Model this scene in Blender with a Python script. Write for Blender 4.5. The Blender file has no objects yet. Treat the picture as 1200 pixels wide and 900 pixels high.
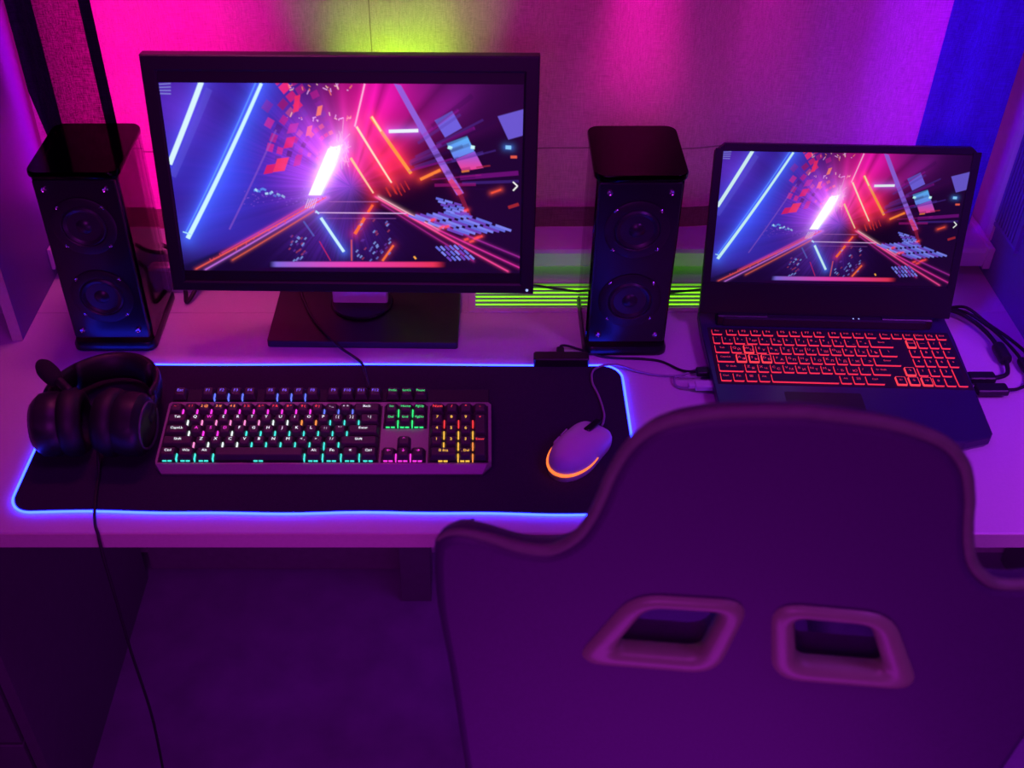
import bpy, bmesh, math, random
import numpy as np
from mathutils import Vector, Matrix

random.seed(7)
scene = bpy.context.scene
col = scene.collection
D = 0.74                                   # height of the desk top above the floor

# ------------------------------------------------------------------ camera
YAW, PITCH, ROLL = 0.0094, 0.6859, -0.0068
FPX = 1323.8                               # focal length in pixels of a 1200 px wide frame
fw = Vector((-math.sin(YAW) * math.cos(PITCH), math.cos(YAW) * math.cos(PITCH), -math.sin(PITCH)))
rt0 = Vector((math.cos(YAW), math.sin(YAW), 0))
up0 = rt0.cross(fw)
rt = rt0 * math.cos(ROLL) + up0 * math.sin(ROLL)
up = up0 * math.cos(ROLL) - rt0 * math.sin(ROLL)
cam_d = bpy.data.cameras.new('camera')
cam = bpy.data.objects.new('camera', cam_d)
col.objects.link(cam)
cam.matrix_world = Matrix(((rt.x, up.x, -fw.x, 0), (rt.y, up.y, -fw.y, 0), (rt.z, up.z, -fw.z, D + 1.0239), (0, 0, 0, 1)))
cam_d.sensor_width = 36
cam_d.lens = FPX * 36 / 1200
cam_d.shift_x = 0.04195
cam_d.clip_start = 0.02
cam_d.dof.use_dof = True
cam_d.dof.focus_distance = 1.66
cam_d.dof.aperture_fstop = 5.0
scene.camera = cam

# ------------------------------------------------------------------ world and lights
world = bpy.data.worlds.new('world')
scene.world = world
world.use_nodes = True
bg = world.node_tree.nodes['Background']
bg.inputs['Color'].default_value = (0.36, 0.02, 0.62, 1)
bg.inputs['Strength'].default_value = 0.002
scene.view_settings.view_transform = 'Standard'
scene.view_settings.look = 'None'
scene.view_settings.exposure = 0
scene.view_settings.gamma = 1


def area(name, loc, target, size, energy, color, spread=180):
    l = bpy.data.lights.new(name, 'AREA')
    l.shape = 'RECTANGLE'
    l.size, l.size_y = size
    l.energy = energy
    l.color = color
    l.spread = math.radians(spread)
    o = bpy.data.objects.new(name, l)
    col.objects.link(o)
    o.location = loc
    d = (Vector(target) - Vector(loc)).normalized()
    o.rotation_euler = d.to_track_quat('-Z', 'Y').to_euler()
    return o


# coloured lights on and around the curtain; fills and streaks are added
area('magenta_lamp', (-0.475, 1.725, D + 0.42), (-0.475, 1.58, D + 0.41), (0.32, 0.72), 1.96, (1.0, 0.0, 0.346), 95)
area('green_lamp', (-0.115, 1.50, D + 0.23), (-0.115, 1.588, D + 0.38), (0.13, 0.03), 0.42, (0.45, 1.0, 0.0), 66)
area('under_sill_fill', (0.26, 1.56, D + 0.0185), (0.26, 1.548, D), (0.56, 0.02), 0.022, (0.16, 1.0, 0.02))  # added light that greens the desk strip beneath the sill
area('rose_streak_light', (0.232, 1.70, D + 0.46), (0.235, 1.58, D + 0.40), (0.02, 0.24), 0.095, (1.0, 0.0, 0.45), 65)  # added narrow light, draws a pink streak on the curtain
area('under_desk_fill', (0.20, 1.28, D - 0.028), (0.20, 1.22, D - 0.6), (0.5, 0.04), 0.75, (0.40, 0.03, 1.0), 150)  # added light to lift the seat seen through the chair openings
area('rose_side_streak_light', (0.42, 1.70, D + 0.46), (0.42, 1.58, D + 0.38), (0.02, 0.24), 0.018, (1.0, 0.0, 0.5), 60)  # second, fainter streak light added for the curtain
area('corner_fill', (-0.652, 1.574, D + 0.42), (-0.684, 1.560, D + 0.42), (0.015, 0.60), 0.16, (0.75, 0.0, 1.0), 170)  # added to stand in for light leaking past the drape onto the cabinet
area('rose_fill_lamp', (0.20, 1.76, D + 0.45), (0.20, 1.58, D + 0.30), (0.75, 0.5), 0.6, (1.0, 0.02, 0.2), 130)
area('violet_lamp', (0.70, 1.71, D + 0.42), (0.665, 1.58, D + 0.38), (0.16, 0.7), 0.76, (0.39, 0.0, 1.0), 90)
# room lamps
area('violet_room_lamp', (1.15, 0.25, D + 1.35), (0.86, 1.02, D), (0.4, 0.4), 3.3, (0.44, 0.035, 1.0), 62)
area('pink_room_lamp', (-0.40, 1.50, D + 1.20), (-0.42, 1.37, D), (0.3, 0.10), 0.55, (1.0, 0.09, 0.40), 62)
area('violet_floor_lamp', (0.16, 0.22, D - 0.36), (0.16, 0.66, D - 0.14), (0.7, 0.15), 1.6, (0.62, 0.02, 1.0), 150)
area('blue_side_lamp', (-0.2, 0.75, D + 1.4), (0.79, 1.52, D + 0.20), (0.2, 0.2), 0.75, (0.0, 0.0, 1.0), 36)
area('violet_ceiling_lamp', (-0.1, 0.7, D + 1.9), (0.0, 1.15, D), (0.8, 0.4), 3.9, (0.6, 0.0, 1.0), 140)
area('front_lamp', (-0.15, -0.6, D + 0.95), (-0.1, 1.0, D), (0.7, 0.4), 8.5, (0.72, 0.035, 1.0))

# ------------------------------------------------------------------ materials
MATS = {}


def mat(name, base, rough=0.5, metal=0.0, emit=None, strength=1.0, var=0.08, scale=60.0, bump=0.0, spec=0.5, coat=0.0):
    if name in MATS:
        return MATS[name]
    m = bpy.data.materials.new(name)
    m.use_nodes = True
    nt = m.node_tree
    b = nt.nodes['Principled BSDF']
    b.inputs['Roughness'].default_value = rough
    b.inputs['Metallic'].default_value = metal
    b.inputs['Specular IOR Level'].default_value = spec
    b.inputs['Coat Weight'].default_value = coat
    if emit:
        b.inputs['Base Color'].default_value = (*base, 1)
        b.inputs['Emission Color'].default_value = (*emit, 1)
        b.inputs['Emission Strength'].default_value = strength
    else:
        tc = nt.nodes.new('ShaderNodeTexCoord')
        n = nt.nodes.new('ShaderNodeTexNoise')
        n.inputs['Scale'].default_value = scale
        n.inputs['Detail'].default_value = 3
        nt.links.new(tc.outputs['Object'], n.inputs['Vector'])
        r = nt.nodes.new('ShaderNodeValToRGB')
        r.color_ramp.elements[0].position = 0.3
        r.color_ramp.elements[1].position = 0.7
        r.color_ramp.elements[0].color = (*[c * (1 - var) for c in base], 1)
        r.color_ramp.elements[1].color = (*[min(1, c * (1 + var)) for c in base], 1)
        nt.links.new(n.outputs['Fac'], r.inputs['Fac'])
        nt.links.new(r.outputs['Color'], b.inputs['Base Color'])
        if bump:
            bp = nt.nodes.new('ShaderNodeBump')
            bp.inputs['Strength'].default_value = bump
            bp.inputs['Distance'].default_value = 0.001
            nt.links.new(n.outputs['Fac'], bp.inputs['Height'])
            nt.links.new(bp.outputs['Normal'], b.inputs['Normal'])
    MATS[name] = m
    return m


def fabric_mat(name, base, translucency, see_through, weave=900.0, contrast=0.3):
    m = bpy.data.materials.new(name)
    m.use_nodes = True
    nt = m.node_tree
    nt.nodes.clear()
    N, L = nt.nodes.new, nt.links.new
    out = N('ShaderNodeOutputMaterial')
    tc = N('ShaderNodeTexCoord')
    facs = []
    for sc in ((weave, weave, weave * 0.06), (weave * 0.04, weave, weave)):
        mp = N('ShaderNodeMapping')
        mp.inputs['Scale'].default_value = sc
        L(tc.outputs['Object'], mp.inputs['Vector'])
        n = N('ShaderNodeTexNoise')
        n.inputs['Scale'].default_value = 1.0
        n.inputs['Detail'].default_value = 2
        L(mp.outputs['Vector'], n.inputs['Vector'])
        facs.append(n)
    mx = N('ShaderNodeMath')
    mx.operation = 'ADD'
    L(facs[0].outputs['Fac'], mx.inputs[0])
    L(facs[1].outputs['Fac'], mx.inputs[1])
    r = N('ShaderNodeValToRGB')
    r.color_ramp.elements[0].position = 0.35
    r.color_ramp.elements[1].position = 0.65
    half = N('ShaderNodeMath')
    half.operation = 'MULTIPLY'
    half.inputs[1].default_value = 0.5
    L(mx.outputs[0], half.inputs[0])
    L(half.outputs[0], r.inputs['Fac'])
    r.color_ramp.elements[0].color = (*[c * (1 - contrast) for c in base], 1)
    r.color_ramp.elements[1].color = (*[min(1, c * (1 + contrast)) for c in base], 1)
    d = N('ShaderNodeBsdfDiffuse')
    t = N('ShaderNodeBsdfTranslucent')
    L(r.outputs['Color'], d.inputs['Color'])
    L(r.outputs['Color'], t.inputs['Color'])
    bp = N('ShaderNodeBump')
    bp.inputs['Strength'].default_value = 0.15
    bp.inputs['Distance'].default_value = 0.0006
    L(half.outputs[0], bp.inputs['Height'])
    L(bp.outputs['Normal'], d.inputs['Normal'])
    m1 = N('ShaderNodeMixShader')
    m1.inputs['Fac'].default_value = translucency
    L(d.outputs[0], m1.inputs[1])
    L(t.outputs[0], m1.inputs[2])
    if see_through > 0:
        tr = N('ShaderNodeBsdfTransparent')
        m2 = N('ShaderNodeMixShader')
        mul = N('ShaderNodeMath')
        mul.operation = 'MULTIPLY'
        mul.inputs[1].default_value = see_through
        L(r.outputs['Alpha'], mul.inputs[0])
        rr = N('ShaderNodeValToRGB')
        rr.color_ramp.elements[0].position = 0.30
        rr.color_ramp.elements[1].position = 0.66
        L(half.outputs[0], rr.inputs['Fac'])
        L(rr.outputs['Color'], mul.inputs[0])
        L(mul.outputs[0], m2.inputs['Fac'])
        L(m1.outputs[0], m2.inputs[1])
        L(tr.outputs[0], m2.inputs[2])
        L(m2.outputs[0], out.inputs['Surface'])
    else:
        L(m1.outputs[0], out.inputs['Surface'])
    return m


def acrylic_mat(name, tint, ior=1.45):
    m = bpy.data.materials.new(name)
    m.use_nodes = True
    nt = m.node_tree
    nt.nodes.clear()
    N, L = nt.nodes.new, nt.links.new
    out = N('ShaderNodeOutputMaterial')
    tr = N('ShaderNodeBsdfTransparent')
    tr.inputs['Color'].default_value = (*tint, 1)
    gl = N('ShaderNodeBsdfGlossy')
    gl.inputs['Roughness'].default_value = 0.08
    fr = N('ShaderNodeFresnel')
    fr.inputs['IOR'].default_value = ior
    mx = N('ShaderNodeMixShader')
    L(fr.outputs[0], mx.inputs['Fac'])
    L(tr.outputs[0], mx.inputs[1])
    L(gl.outputs[0], mx.inputs[2])
    L(mx.outputs[0], out.inputs['Surface'])
    return m


white_lam = mat('white_laminate', (0.62, 0.56, 0.60), 0.45, var=0.03, scale=300, bump=0.04)
edge_band = mat('edge_band', (0.58, 0.54, 0.44), 0.5, var=0.04, scale=200)
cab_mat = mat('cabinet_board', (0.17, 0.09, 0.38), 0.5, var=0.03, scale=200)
dark_board = mat('dark_board', (0.10, 0.08, 0.11), 0.6, var=0.05)
wall_mat = mat('wall_paint', (0.6, 0.56, 0.58), 0.8, var=0.04, scale=90, bump=0.1)
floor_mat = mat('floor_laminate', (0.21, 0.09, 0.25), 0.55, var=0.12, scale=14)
sill_mat = mat('sill_plastic', (0.66, 0.60, 0.64), 0.4, var=0.02)
pvc = mat('window_plastic', (0.7, 0.7, 0.7), 0.4, var=0.02)
black_pl = mat('black_plastic', (0.014, 0.012, 0.016), 0.42, var=0.1, scale=400, bump=0.05)
black_gl = mat('black_gloss', (0.010, 0.009, 0.012), 0.30, var=0.05)
black_mt = mat('black_matte', (0.016, 0.013, 0.018), 0.75, var=0.15, scale=500, bump=0.15)
rubber = mat('cable_rubber', (0.012, 0.010, 0.014), 0.55, var=0.1)
pad_cloth = mat('pad_cloth', (0.030, 0.013, 0.045), 0.9, var=0.2, scale=900, bump=0.2, spec=0.15)
steel = mat('brushed_steel', (0.55, 0.52, 0.56), 0.32, 0.9, var=0.06, scale=250)
screw_mt = mat('screw_metal', (0.7, 0.7, 0.75), 0.25, 1.0, var=0.04)
grey_pl = mat('grey_plastic', (0.40, 0.36, 0.42), 0.45, var=0.04)
kb_metal = mat('keyboard_metal', (0.26, 0.21, 0.25), 0.45, 0.35, var=0.05, scale=500)
key_dark = mat('keycap_plastic', (0.040, 0.024, 0.036), 0.5, var=0.1, scale=500)
mouse_white = mat('mouse_plastic', (0.62, 0.56, 0.66), 0.45, var=0.02)
chair_cloth = mat('chair_leatherette', (0.055, 0.006, 0.085), 0.6, var=0.1, scale=350, bump=0.15)
chair_trim = mat('chair_piping', (0.14, 0.22, 0.11), 0.6, var=0.08)
chair_ring = mat('chair_ring_plastic', (0.25, 0.34, 0.16), 0.4, var=0.04)
foam = mat('foam_black', (0.012, 0.010, 0.013), 0.95, var=0.3, scale=900, bump=0.4)
cone_mat = mat('speaker_cone', (0.020, 0.016, 0.026), 0.35, var=0.1)
acrylic = acrylic_mat('smoked_acrylic', (0.80, 0.74, 0.80))
slat_mat = mat('grille_plastic', (0.30, 0.30, 0.30), 0.5, var=0.04)


def glow(name, c, s, base=(0.02, 0.02, 0.02)):
    return mat(name, base, 0.5, emit=c, strength=s)


def screen_mat(name, strength, tint=(1, 1, 1)):
    m = bpy.data.materials.new(name)
    m.use_nodes = True
    nt = m.node_tree
    b = nt.nodes['Principled BSDF']
    b.inputs['Base Color'].default_value = (0.004, 0.003, 0.005, 1)
    b.inputs['Roughness'].default_value = 0.35
    a = nt.nodes.new('ShaderNodeVertexColor')
    a.layer_name = 'picture'
    mx = nt.nodes.new('ShaderNodeMix')
    mx.data_type = 'RGBA'
    mx.blend_type = 'MULTIPLY'
    mx.inputs['Factor'].default_value = 1
    mx.inputs[7].default_value = (*tint, 1)
    nt.links.new(a.outputs['Color'], mx.inputs[6])
    nt.links.new(mx.outputs[2], b.inputs['Emission Color'])
    b.inputs['Emission Strength'].default_value = strength
    return m


# ------------------------------------------------------------------ mesh helpers
def link(name, bm, m, parent=None, smooth=False, angle=None):
    bmesh.ops.recalc_face_normals(bm, faces=bm.faces[:])
    me = bpy.data.meshes.new(name)
    bm.to_mesh(me)
    bm.free()
    for mm in (m if isinstance(m, (list, tuple)) else [m]):
        me.materials.append(mm)
    if smooth:
        me.polygons.foreach_set('use_smooth', [True] * len(me.polygons))
        if angle:
            me.set_sharp_from_angle(angle=math.radians(angle))
    o = bpy.data.objects.new(name, me)
    col.objects.link(o)
    if parent is not None:
        o.parent = parent
    return o


def share(name, me, parent=None):
    o = bpy.data.objects.new(name, me)
    col.objects.link(o)
    if parent is not None:
        o.parent = parent
    return o


def tag(o, label=None, cat=None, group=None, kind=None):
    if label:
        o['label'] = label
    if cat:
        o['category'] = cat
    if group:
        o['group'] = group
    if kind:
        o['kind'] = kind
    return o


def thing(name, label, cat, loc=(0, 0, 0), rot=(0, 0, 0), group=None):
    o = bpy.data.objects.new(name, None)
    o.empty_display_size = 0.05
    col.objects.link(o)
    o.location = loc
    o.rotation_euler = rot
    return tag(o, label, cat, group)


def BM():
    return bmesh.new()


def loft(bm, rings, close=True, cap0=True, cap1=True, mi=0):
    vs = [[bm.verts.new(p) for p in r] for r in rings]
    n = len(vs[0])
    for a, b in zip(vs[:-1], vs[1:]):
        for i in range(n if close else n - 1):
            j = (i + 1) % n
            f = bm.faces.new((a[i], a[j], b[j], b[i]))
            f.material_index = mi
    if cap0:
        bm.faces.new(vs[0][::-1]).material_index = mi
    if cap1:
        bm.faces.new(vs[-1]).material_index = mi
    return vs


def rrect(w, d, r, seg=4, cx=0, cy=0):
    pts = []
    r = min(r, w / 2 - 1e-5, d / 2 - 1e-5)
    for k, (sx, sy) in enumerate(((1, 1), (-1, 1), (-1, -1), (1, -1))):
        for i in range(seg + 1):
            a = math.pi / 2 * (k + i / seg)
            pts.append((cx + sx * (w / 2 - r) + r * math.cos(a), cy + sy * (d / 2 - r) + r * math.sin(a)))
    return pts


AX = {'z': lambda a, b, c: (a, b, c), 'y': lambda a, b, c: (a, c, b), 'x': lambda a, b, c: (c, a, b)}


def slab(bm, c, size, r=0.002, bev=0.001, axis='z', seg=3, taper=1.0, mi=0):
    """rounded-rectangle prism: size = (first, second, thickness along axis)"""
    w, d, h = size
    f = AX[axis]
    rings = []
    levels = [(-h / 2, bev), (-h / 2 + bev, 0), (h / 2 - bev, 0), (h / 2, bev)]
    for z, ins in levels:
        t = 1.0 if z < 0 else taper
        ring = rrect((w - 2 * ins) * t, (d - 2 * ins) * t, max(r - ins, 0.0003), seg)
        rings.append([tuple(Vector(c) + Vector(f(x, y, z))) for x, y in ring])
    loft(bm, rings, mi=mi)


def box(bm, lo, hi, bev=0.0008):
    lo, hi = Vector(lo), Vector(hi)
    c = (lo + hi) / 2
    s = hi - lo
    b = min(bev, min(s) * 0.3)
    x0, x1, y0, y1 = -s.x / 2, s.x / 2, -s.y / 2, s.y / 2
    rings = []
    for z, i in ((-s.z / 2, b), (-s.z / 2 + b, 0), (s.z / 2 - b, 0), (s.z / 2, b)):
        rings.append([c + Vector(p) for p in ((x0 + i, y0 + i, z), (x1 - i, y0 + i, z), (x1 - i, y1 - i, z), (x0 + i, y1 - i, z))])
    loft(bm, rings)


def spline(pts, n=10):
    P = [Vector(p) for p in pts]
    if len(P) < 3:
        return P
    P = [2 * P[0] - P[1]] + P + [2 * P[-1] - P[-2]]
    out = []
    for i in range(1, len(P) - 2):
        for k in range(n):
            t = k / n
            a, b, c, d = P[i - 1], P[i], P[i + 1], P[i + 2]
            out.append(0.5 * ((2 * b) + (c - a) * t + (2 * a - 5 * b + 4 * c - d) * t * t + (3 * b - a - 3 * c + d) * t ** 3))
    out.append(P[-2])
    return out


def tube(bm, pts, r, seg=8, closed=False, smooth_n=8, r2=None, mi=0, flat=None):
    P = spline(pts, smooth_n) if smooth_n else [Vector(p) for p in pts]
    n = len(P)
    rings = []
    nrm = None
    for i in range(n):
        a = P[(i - 1) % n] if (closed or i > 0) else P[i]
        b = P[(i + 1) % n] if (closed or i < n - 1) else P[i]
        t = (b - a).normalized()
        if nrm is None:
            nrm = t.orthogonal().normalized() if flat is None else (Vector(flat) - t * t.dot(Vector(flat))).normalized()
        nrm = (nrm - t * t.dot(nrm))
        nrm = nrm.normalized() if nrm.length > 1e-6 else t.orthogonal().normalized()
        bi = t.cross(nrm)
        rr = r(i / (n - 1)) if callable(r) else r
        q = rr if r2 is None else (r2(i / (n - 1)) if callable(r2) else r2)
        rings.append([P[i] + nrm * (math.cos(2 * math.pi * k / seg) * rr) + bi * (math.sin(2 * math.pi * k / seg) * q) for k in range(seg)])
    if closed:
        rings.append(rings[0])
        vs = [[bm.verts.new(p) for p in rg] for rg in rings[:-1]]
        vs.append(vs[0])
        for a, b in zip(vs[:-1], vs[1:]):
            for k in range(seg):
                j = (k + 1) % seg
                bm.faces.new((a[k], a[j], b[j], b[k])).material_index = mi
    else:
        loft(bm, rings, mi=mi)


def lathe(bm, prof, c=(0, 0, 0), axis='z', seg=24, sx=1, sy=1, mi=0):
    f = AX[axis]
    rings = []
    for r, h in prof:
        rings.append([tuple(Vector(c) + Vector(f(sx * max(r, 1e-5) * math.cos(2 * math.pi * k / seg), sy * max(r, 1e-5) * math.sin(2 * math.pi * k / seg), h))) for k in range(seg)])
    loft(bm, rings, mi=mi)


def text_bm(s, size, align='LEFT', font_shear=0.0):
    cu = bpy.data.curves.new('glyphs', 'FONT')
    cu.body = s
    cu.size = size
    cu.align_x = align
    cu.align_y = 'CENTER'
    cu.resolution_u = 2
    cu.shear = font_shear
    o = bpy.data.objects.new('glyphs', cu)
    me = o.to_mesh()
    bm = BM()
    bm.from_mesh(me)
    o.to_mesh_clear()
    bpy.data.objects.remove(o)
    bpy.data.curves.remove(cu)
    return bm


# ================================================================== SETTING
NX0, NX1 = -0.684, 0.818                   # inner faces of the two cabinets standing on the desk
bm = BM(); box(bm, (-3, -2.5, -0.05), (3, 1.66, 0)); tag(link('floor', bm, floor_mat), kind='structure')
wb = thing('wall_back', None, None); tag(wb, kind='structure')
bm = BM()
box(bm, (-3, 1.60, 0), (3, 1.86, D + 0.03))
box(bm, (-3, 1.64, D + 0.03), (-0.80, 1.86, 2.6))
box(bm, (0.86, 1.64, D + 0.03), (3, 1.86, 2.6))
box(bm, (-0.80, 1.64, 2.2), (0.86, 1.86, 2.6))
link('wall_surface', bm, wall_mat, wb)
bm = BM(); box(bm, (-0.668, 1.552, 0.0), (-0.152, 1.60, 0.075), 0.004)
tag(link('baseboard_back', bm, mat('baseboard_board', (0.16, 0.10, 0.16), 0.6)), kind='structure')
# window behind the curtain
win = thing('window_1', None, None); tag(win, kind='structure')
bm = BM()
for lo, hi in (((-0.80, 1.79, D + 0.06), (0.86, 1.85, D + 0.13)), ((-0.80, 1.79, 2.12), (0.86, 1.85, 2.2)),
               ((-0.80, 1.79, D + 0.06), (-0.73, 1.85, 2.2)), ((0.79, 1.79, D + 0.06), (0.86, 1.85, 2.2)),
               ((-0.185, 1.79, D + 0.13), (-0.115, 1.85, 2.12))):
    box(bm, lo, hi, 0.004)
link('window_frame', bm, pvc, win)
bm = BM(); box(bm, (-0.74, 1.815, D + 0.12), (-0.18, 1.825, 2.13)); link('pane', bm, acrylic_mat('window_glass', (0.8, 0.8, 0.8)), win)
bm = BM(); box(bm, (-0.12, 1.815, D + 0.12), (0.80, 1.825, 2.13)); link('pane', bm, MATS.get('x') or bpy.data.materials['window_glass'], win)
# window sill, rounded nose
bm = BM()
prof = [(1.80, 0.020), (1.535, 0.020), (1.522, 0.021), (1.519, 0.025), (1.519, 0.048), (1.522, 0.054), (1.528, 0.056), (1.80, 0.056)]
loft(bm, [[(x, y, D + z) for y, z in prof] for x in (NX0 + 0.002, NX1 - 0.002)])
tag(link('trim_1', bm, sill_mat), kind='structure')
bm = BM(); box(bm, (NX0 + 0.001, 1.5185, D + 0.019), (NX0 + 0.006, 1.56, D + 0.057)); box(bm, (NX1 - 0.012, 1.516, D + 0.018), (NX1 - 0.001, 1.60, D + 0.058), 0.002)
tag(link('trim_2', bm, sill_mat), kind='structure')

# ================================================================== DESK
desk = thing('desk', 'long white laminate desk built in under the window sill', 'desk')
GX0, GX1, GY0, GY1 = -0.0134, 0.62, 1.4267, 1.5150
bm = BM()
YF = 0.9605
box(bm, (-1.2, YF, D - 0.025), (1.3, GY0, D), 0.0015)
link('desktop', bm, white_lam, desk)
bm = BM(); box(bm, (-1.2, GY0, D - 0.025), (GX0, 1.5985, D)); link('desktop_back_panel', bm, white_lam, desk)
bm = BM(); box(bm, (GX1, GY0, D - 0.025), (1.3, 1.5985, D)); link('desktop_back_panel', bm, white_lam, desk)
bm = BM(); box(bm, (GX0, GY1, D - 0.025), (GX1, 1.5985, D)); link('desktop_back_panel', bm, white_lam, desk)
bm = BM(); box(bm, (-1.2, YF - 0.0012, D - 0.0245), (1.3, YF, D - 0.0008), 0.0004); link('edge_strip', bm, edge_band, desk)
bm = BM(); box(bm, (-0.150, 1.47, 0), (-0.092, 1.55, D - 0.025)); link('leg', bm, dark_board, desk)
bm = BM(); box(bm, (1.08, 1.0, 0), (1.10, 1.58, D - 0.025)); link('support_panel', bm, dark_board, desk)

# ventilation grille let into the desk, green strip light under it
gr = thing('ventilation_grille', 'slatted ventilation grille let into the desk behind the right speaker, lit green from below', 'grille', (0, 0, D))
bm = BM()
box(bm, (GX0, GY0, -0.004), (GX1, GY0 + 0.0115, 0.0012)); box(bm, (GX0, GY1 - 0.008, -0.004), (GX1, GY1, 0.0012))
box(bm, (GX0, GY0, -0.004), (GX0 + 0.011, GY1, 0.0011)); box(bm, (GX1 - 0.011, GY0, -0.004), (GX1, GY1, 0.0011))
link('grille_frame', bm, sill_mat, gr)
p = 0.0106
me = None
for i in range(7):
    y = GY0 + 0.0165 + p * i
    if me is None:
        bm = BM(); box(bm, (GX0 + 0.010, -0.0020, -0.0026), (GX1 - 0.010, 0.0020, 0.0006), 0.0006)
        o = link('slat', bm, slat_mat, gr); me = o.data
    else:
        o = share('slat', me, gr)
    o.location.y = y
ls = thing('strip_light', 'green glowing strip light under the ventilation grille slats', 'light', (0, 0, D))
bm = BM(); box(bm, (GX0 + 0.004, GY0 + 0.004, -0.0160), (GX1 - 0.004, GY1 - 0.003, -0.0125)); link('light_diffuser', bm, glow('green_strip', (0.24, 1.0, 0.010), 1.7), ls)
bm = BM(); box(bm, (GX0 + 0.002, GY0 + 0.002, -0.024), (GX1 - 0.002, GY1 - 0.002, -0.0160)); link('light_channel', bm, pvc, ls)

# cabinets standing on the desk
cl = thing('left_cabinet', None, None); cl.name = 'wall_cabinet'
tag(cl, 'tall pale cabinet side with light front edge, left of the speaker at the window', 'cabinet')
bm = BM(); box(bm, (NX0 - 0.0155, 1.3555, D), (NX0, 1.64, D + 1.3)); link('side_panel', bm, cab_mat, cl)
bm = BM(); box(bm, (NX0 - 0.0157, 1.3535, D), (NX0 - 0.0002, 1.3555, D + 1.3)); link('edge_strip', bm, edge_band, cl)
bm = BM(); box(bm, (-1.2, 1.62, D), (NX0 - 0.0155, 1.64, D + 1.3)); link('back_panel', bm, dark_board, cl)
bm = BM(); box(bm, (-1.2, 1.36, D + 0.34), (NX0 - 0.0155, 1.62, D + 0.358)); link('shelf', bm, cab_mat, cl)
cr = thing('wall_cabinet', 'tall cabinet side with a slatted vent, right of the laptop', 'cabinet')
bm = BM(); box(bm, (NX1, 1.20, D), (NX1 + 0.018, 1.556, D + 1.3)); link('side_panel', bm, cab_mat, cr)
bm = BM(); box(bm, (NX1 - 0.004, 1.540, D + 0.057), (NX1, 1.556, D + 1.3)); link('edge_strip', bm, sill_mat, cr)
bm = BM(); box(bm, (NX1, 1.556, D), (NX1 + 0.018, 1.64, D + 1.3)); link('back_panel', bm, wall_mat, cr)
bm = BM()
for lo, hi in (((NX1 - 0.007, 1.452, D + 0.088), (NX1, 1.536, D + 0.096)), ((NX1 - 0.007, 1.452, D + 0.096), (NX1, 1.459, D + 0.62)),
               ((NX1 - 0.007, 1.529, D + 0.096), (NX1, 1.536, D + 0.62)), ((NX1 - 0.007, 1.452, D + 0.62), (NX1, 1.536, D + 0.628))):
    box(bm, lo, hi, 0.0015)
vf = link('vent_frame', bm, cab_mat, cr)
me = None
for i in range(8):
    if me is None:
        bm = BM(); box(bm, (NX1 - 0.006, -0.0026, D + 0.096), (NX1, 0.0026, D + 0.62), 0.001); o = link('vent_slat', bm, cab_mat, cr); me = o.data
    else:
        o = share('vent_slat', me, cr)
    o.location.y = 1.463 + i * 0.0089

# drawer pedestal under the left of the desk
pd = thing('drawer_pedestal', 'dark drawer pedestal under the left end of the desk', 'cabinet')
PX = -0.672
bm = BM(); box(bm, (PX - 0.018, 0.985, 0.0), (PX, 1.53, D - 0.026)); link('side_panel', bm, dark_board, pd)
bm = BM(); box(bm, (-1.15, 1.0, 0.0), (PX - 0.018, 1.53, D - 0.026)); link('body', bm, dark_board, pd)
for i in range(3):
    bm = BM(); box(bm, (-1.13, 0.981, 0.03 + 0.225 * i), (PX - 0.022, 1.0, 0.03 + 0.225 * i + 0.218), 0.002)
    dr = link('drawer', bm, dark_board, pd)
    bm = BM(); tube(bm, [(-0.97, 0.981, 0.16 + .225 * i), (-0.97, 0.957, 0.16 + .225 * i), (-0.85, 0.957, 0.16 + .225 * i), (-0.85, 0.981, 0.16 + .225 * i)], 0.004, 6, smooth_n=0)
    link('handle', bm, steel, dr)

# ================================================================== CURTAINS
def fold_y(x, z):
    t = min(1.0, max(0.0, (z - 0.10) / 0.3))
    f = 0.008 * math.sin(x * 17 + 0.6) + 0.0085 * math.sin(x * 31 + 1.9 + z * 1.1) + 0.003 * math.sin(x * 67 + z * 1.3)
    return f * (0.25 + 0.75 * t)


def cloth(x0, x1, z0, z1, y, fy, nx, nz, warp=None):
    bm = BM()
    g = []
    for j in range(nz + 1):
        z = z0 + (z1 - z0) * j / nz
        row = []
        for i in range(nx + 1):
            x = x0 + (x1 - x0) * i / nx
            xx = warp(x, z) if warp else x
            row.append(bm.verts.new((xx, y + fy(x, z), D + z)))
        g.append(row)
    for j in range(nz):
        for i in range(nx):
            bm.faces.new((g[j][i], g[j][i + 1], g[j + 1][i + 1], g[j + 1][i]))
    return bm


curtain_cloth = fabric_mat('sheer_linen', (0.62, 0.56, 0.60), 0.6, 0.0, 1100, 0.22)
hem_cloth = fabric_mat('linen_hem', (0.22, 0.30, 0.16), 0.45, 0.0, 1100, 0.25)
dark_linen = fabric_mat('linen_dark', (0.30, 0.26, 0.28), 0.4, 0.0, 1100, 0.2)
cur = thing('window_curtain', 'wide sheer linen curtain across the window, lit through in magenta, green and violet', 'curtain')
link('curtain_cloth', cloth(-0.676, 0.80, 0.093, 1.30, 1.588, fold_y, 260, 24), curtain_cloth, cur, True)
link('hem', cloth(-0.676, 0.80, 0.0565, 0.0932, 1.5865, fold_y, 260, 3), hem_cloth, cur, True)
link('cross_band', cloth(-0.676, 0.80, 0.1965, 0.1990, 1.5855, fold_y, 260, 1), dark_linen, cur, True)  # thin band of darker linen across the whole curtain


link('vertical_seam', cloth(-0.1535, -0.1518, 0.094, 1.3, 1.5850, fold_y, 1, 24), dark_linen, cur, True)


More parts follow.
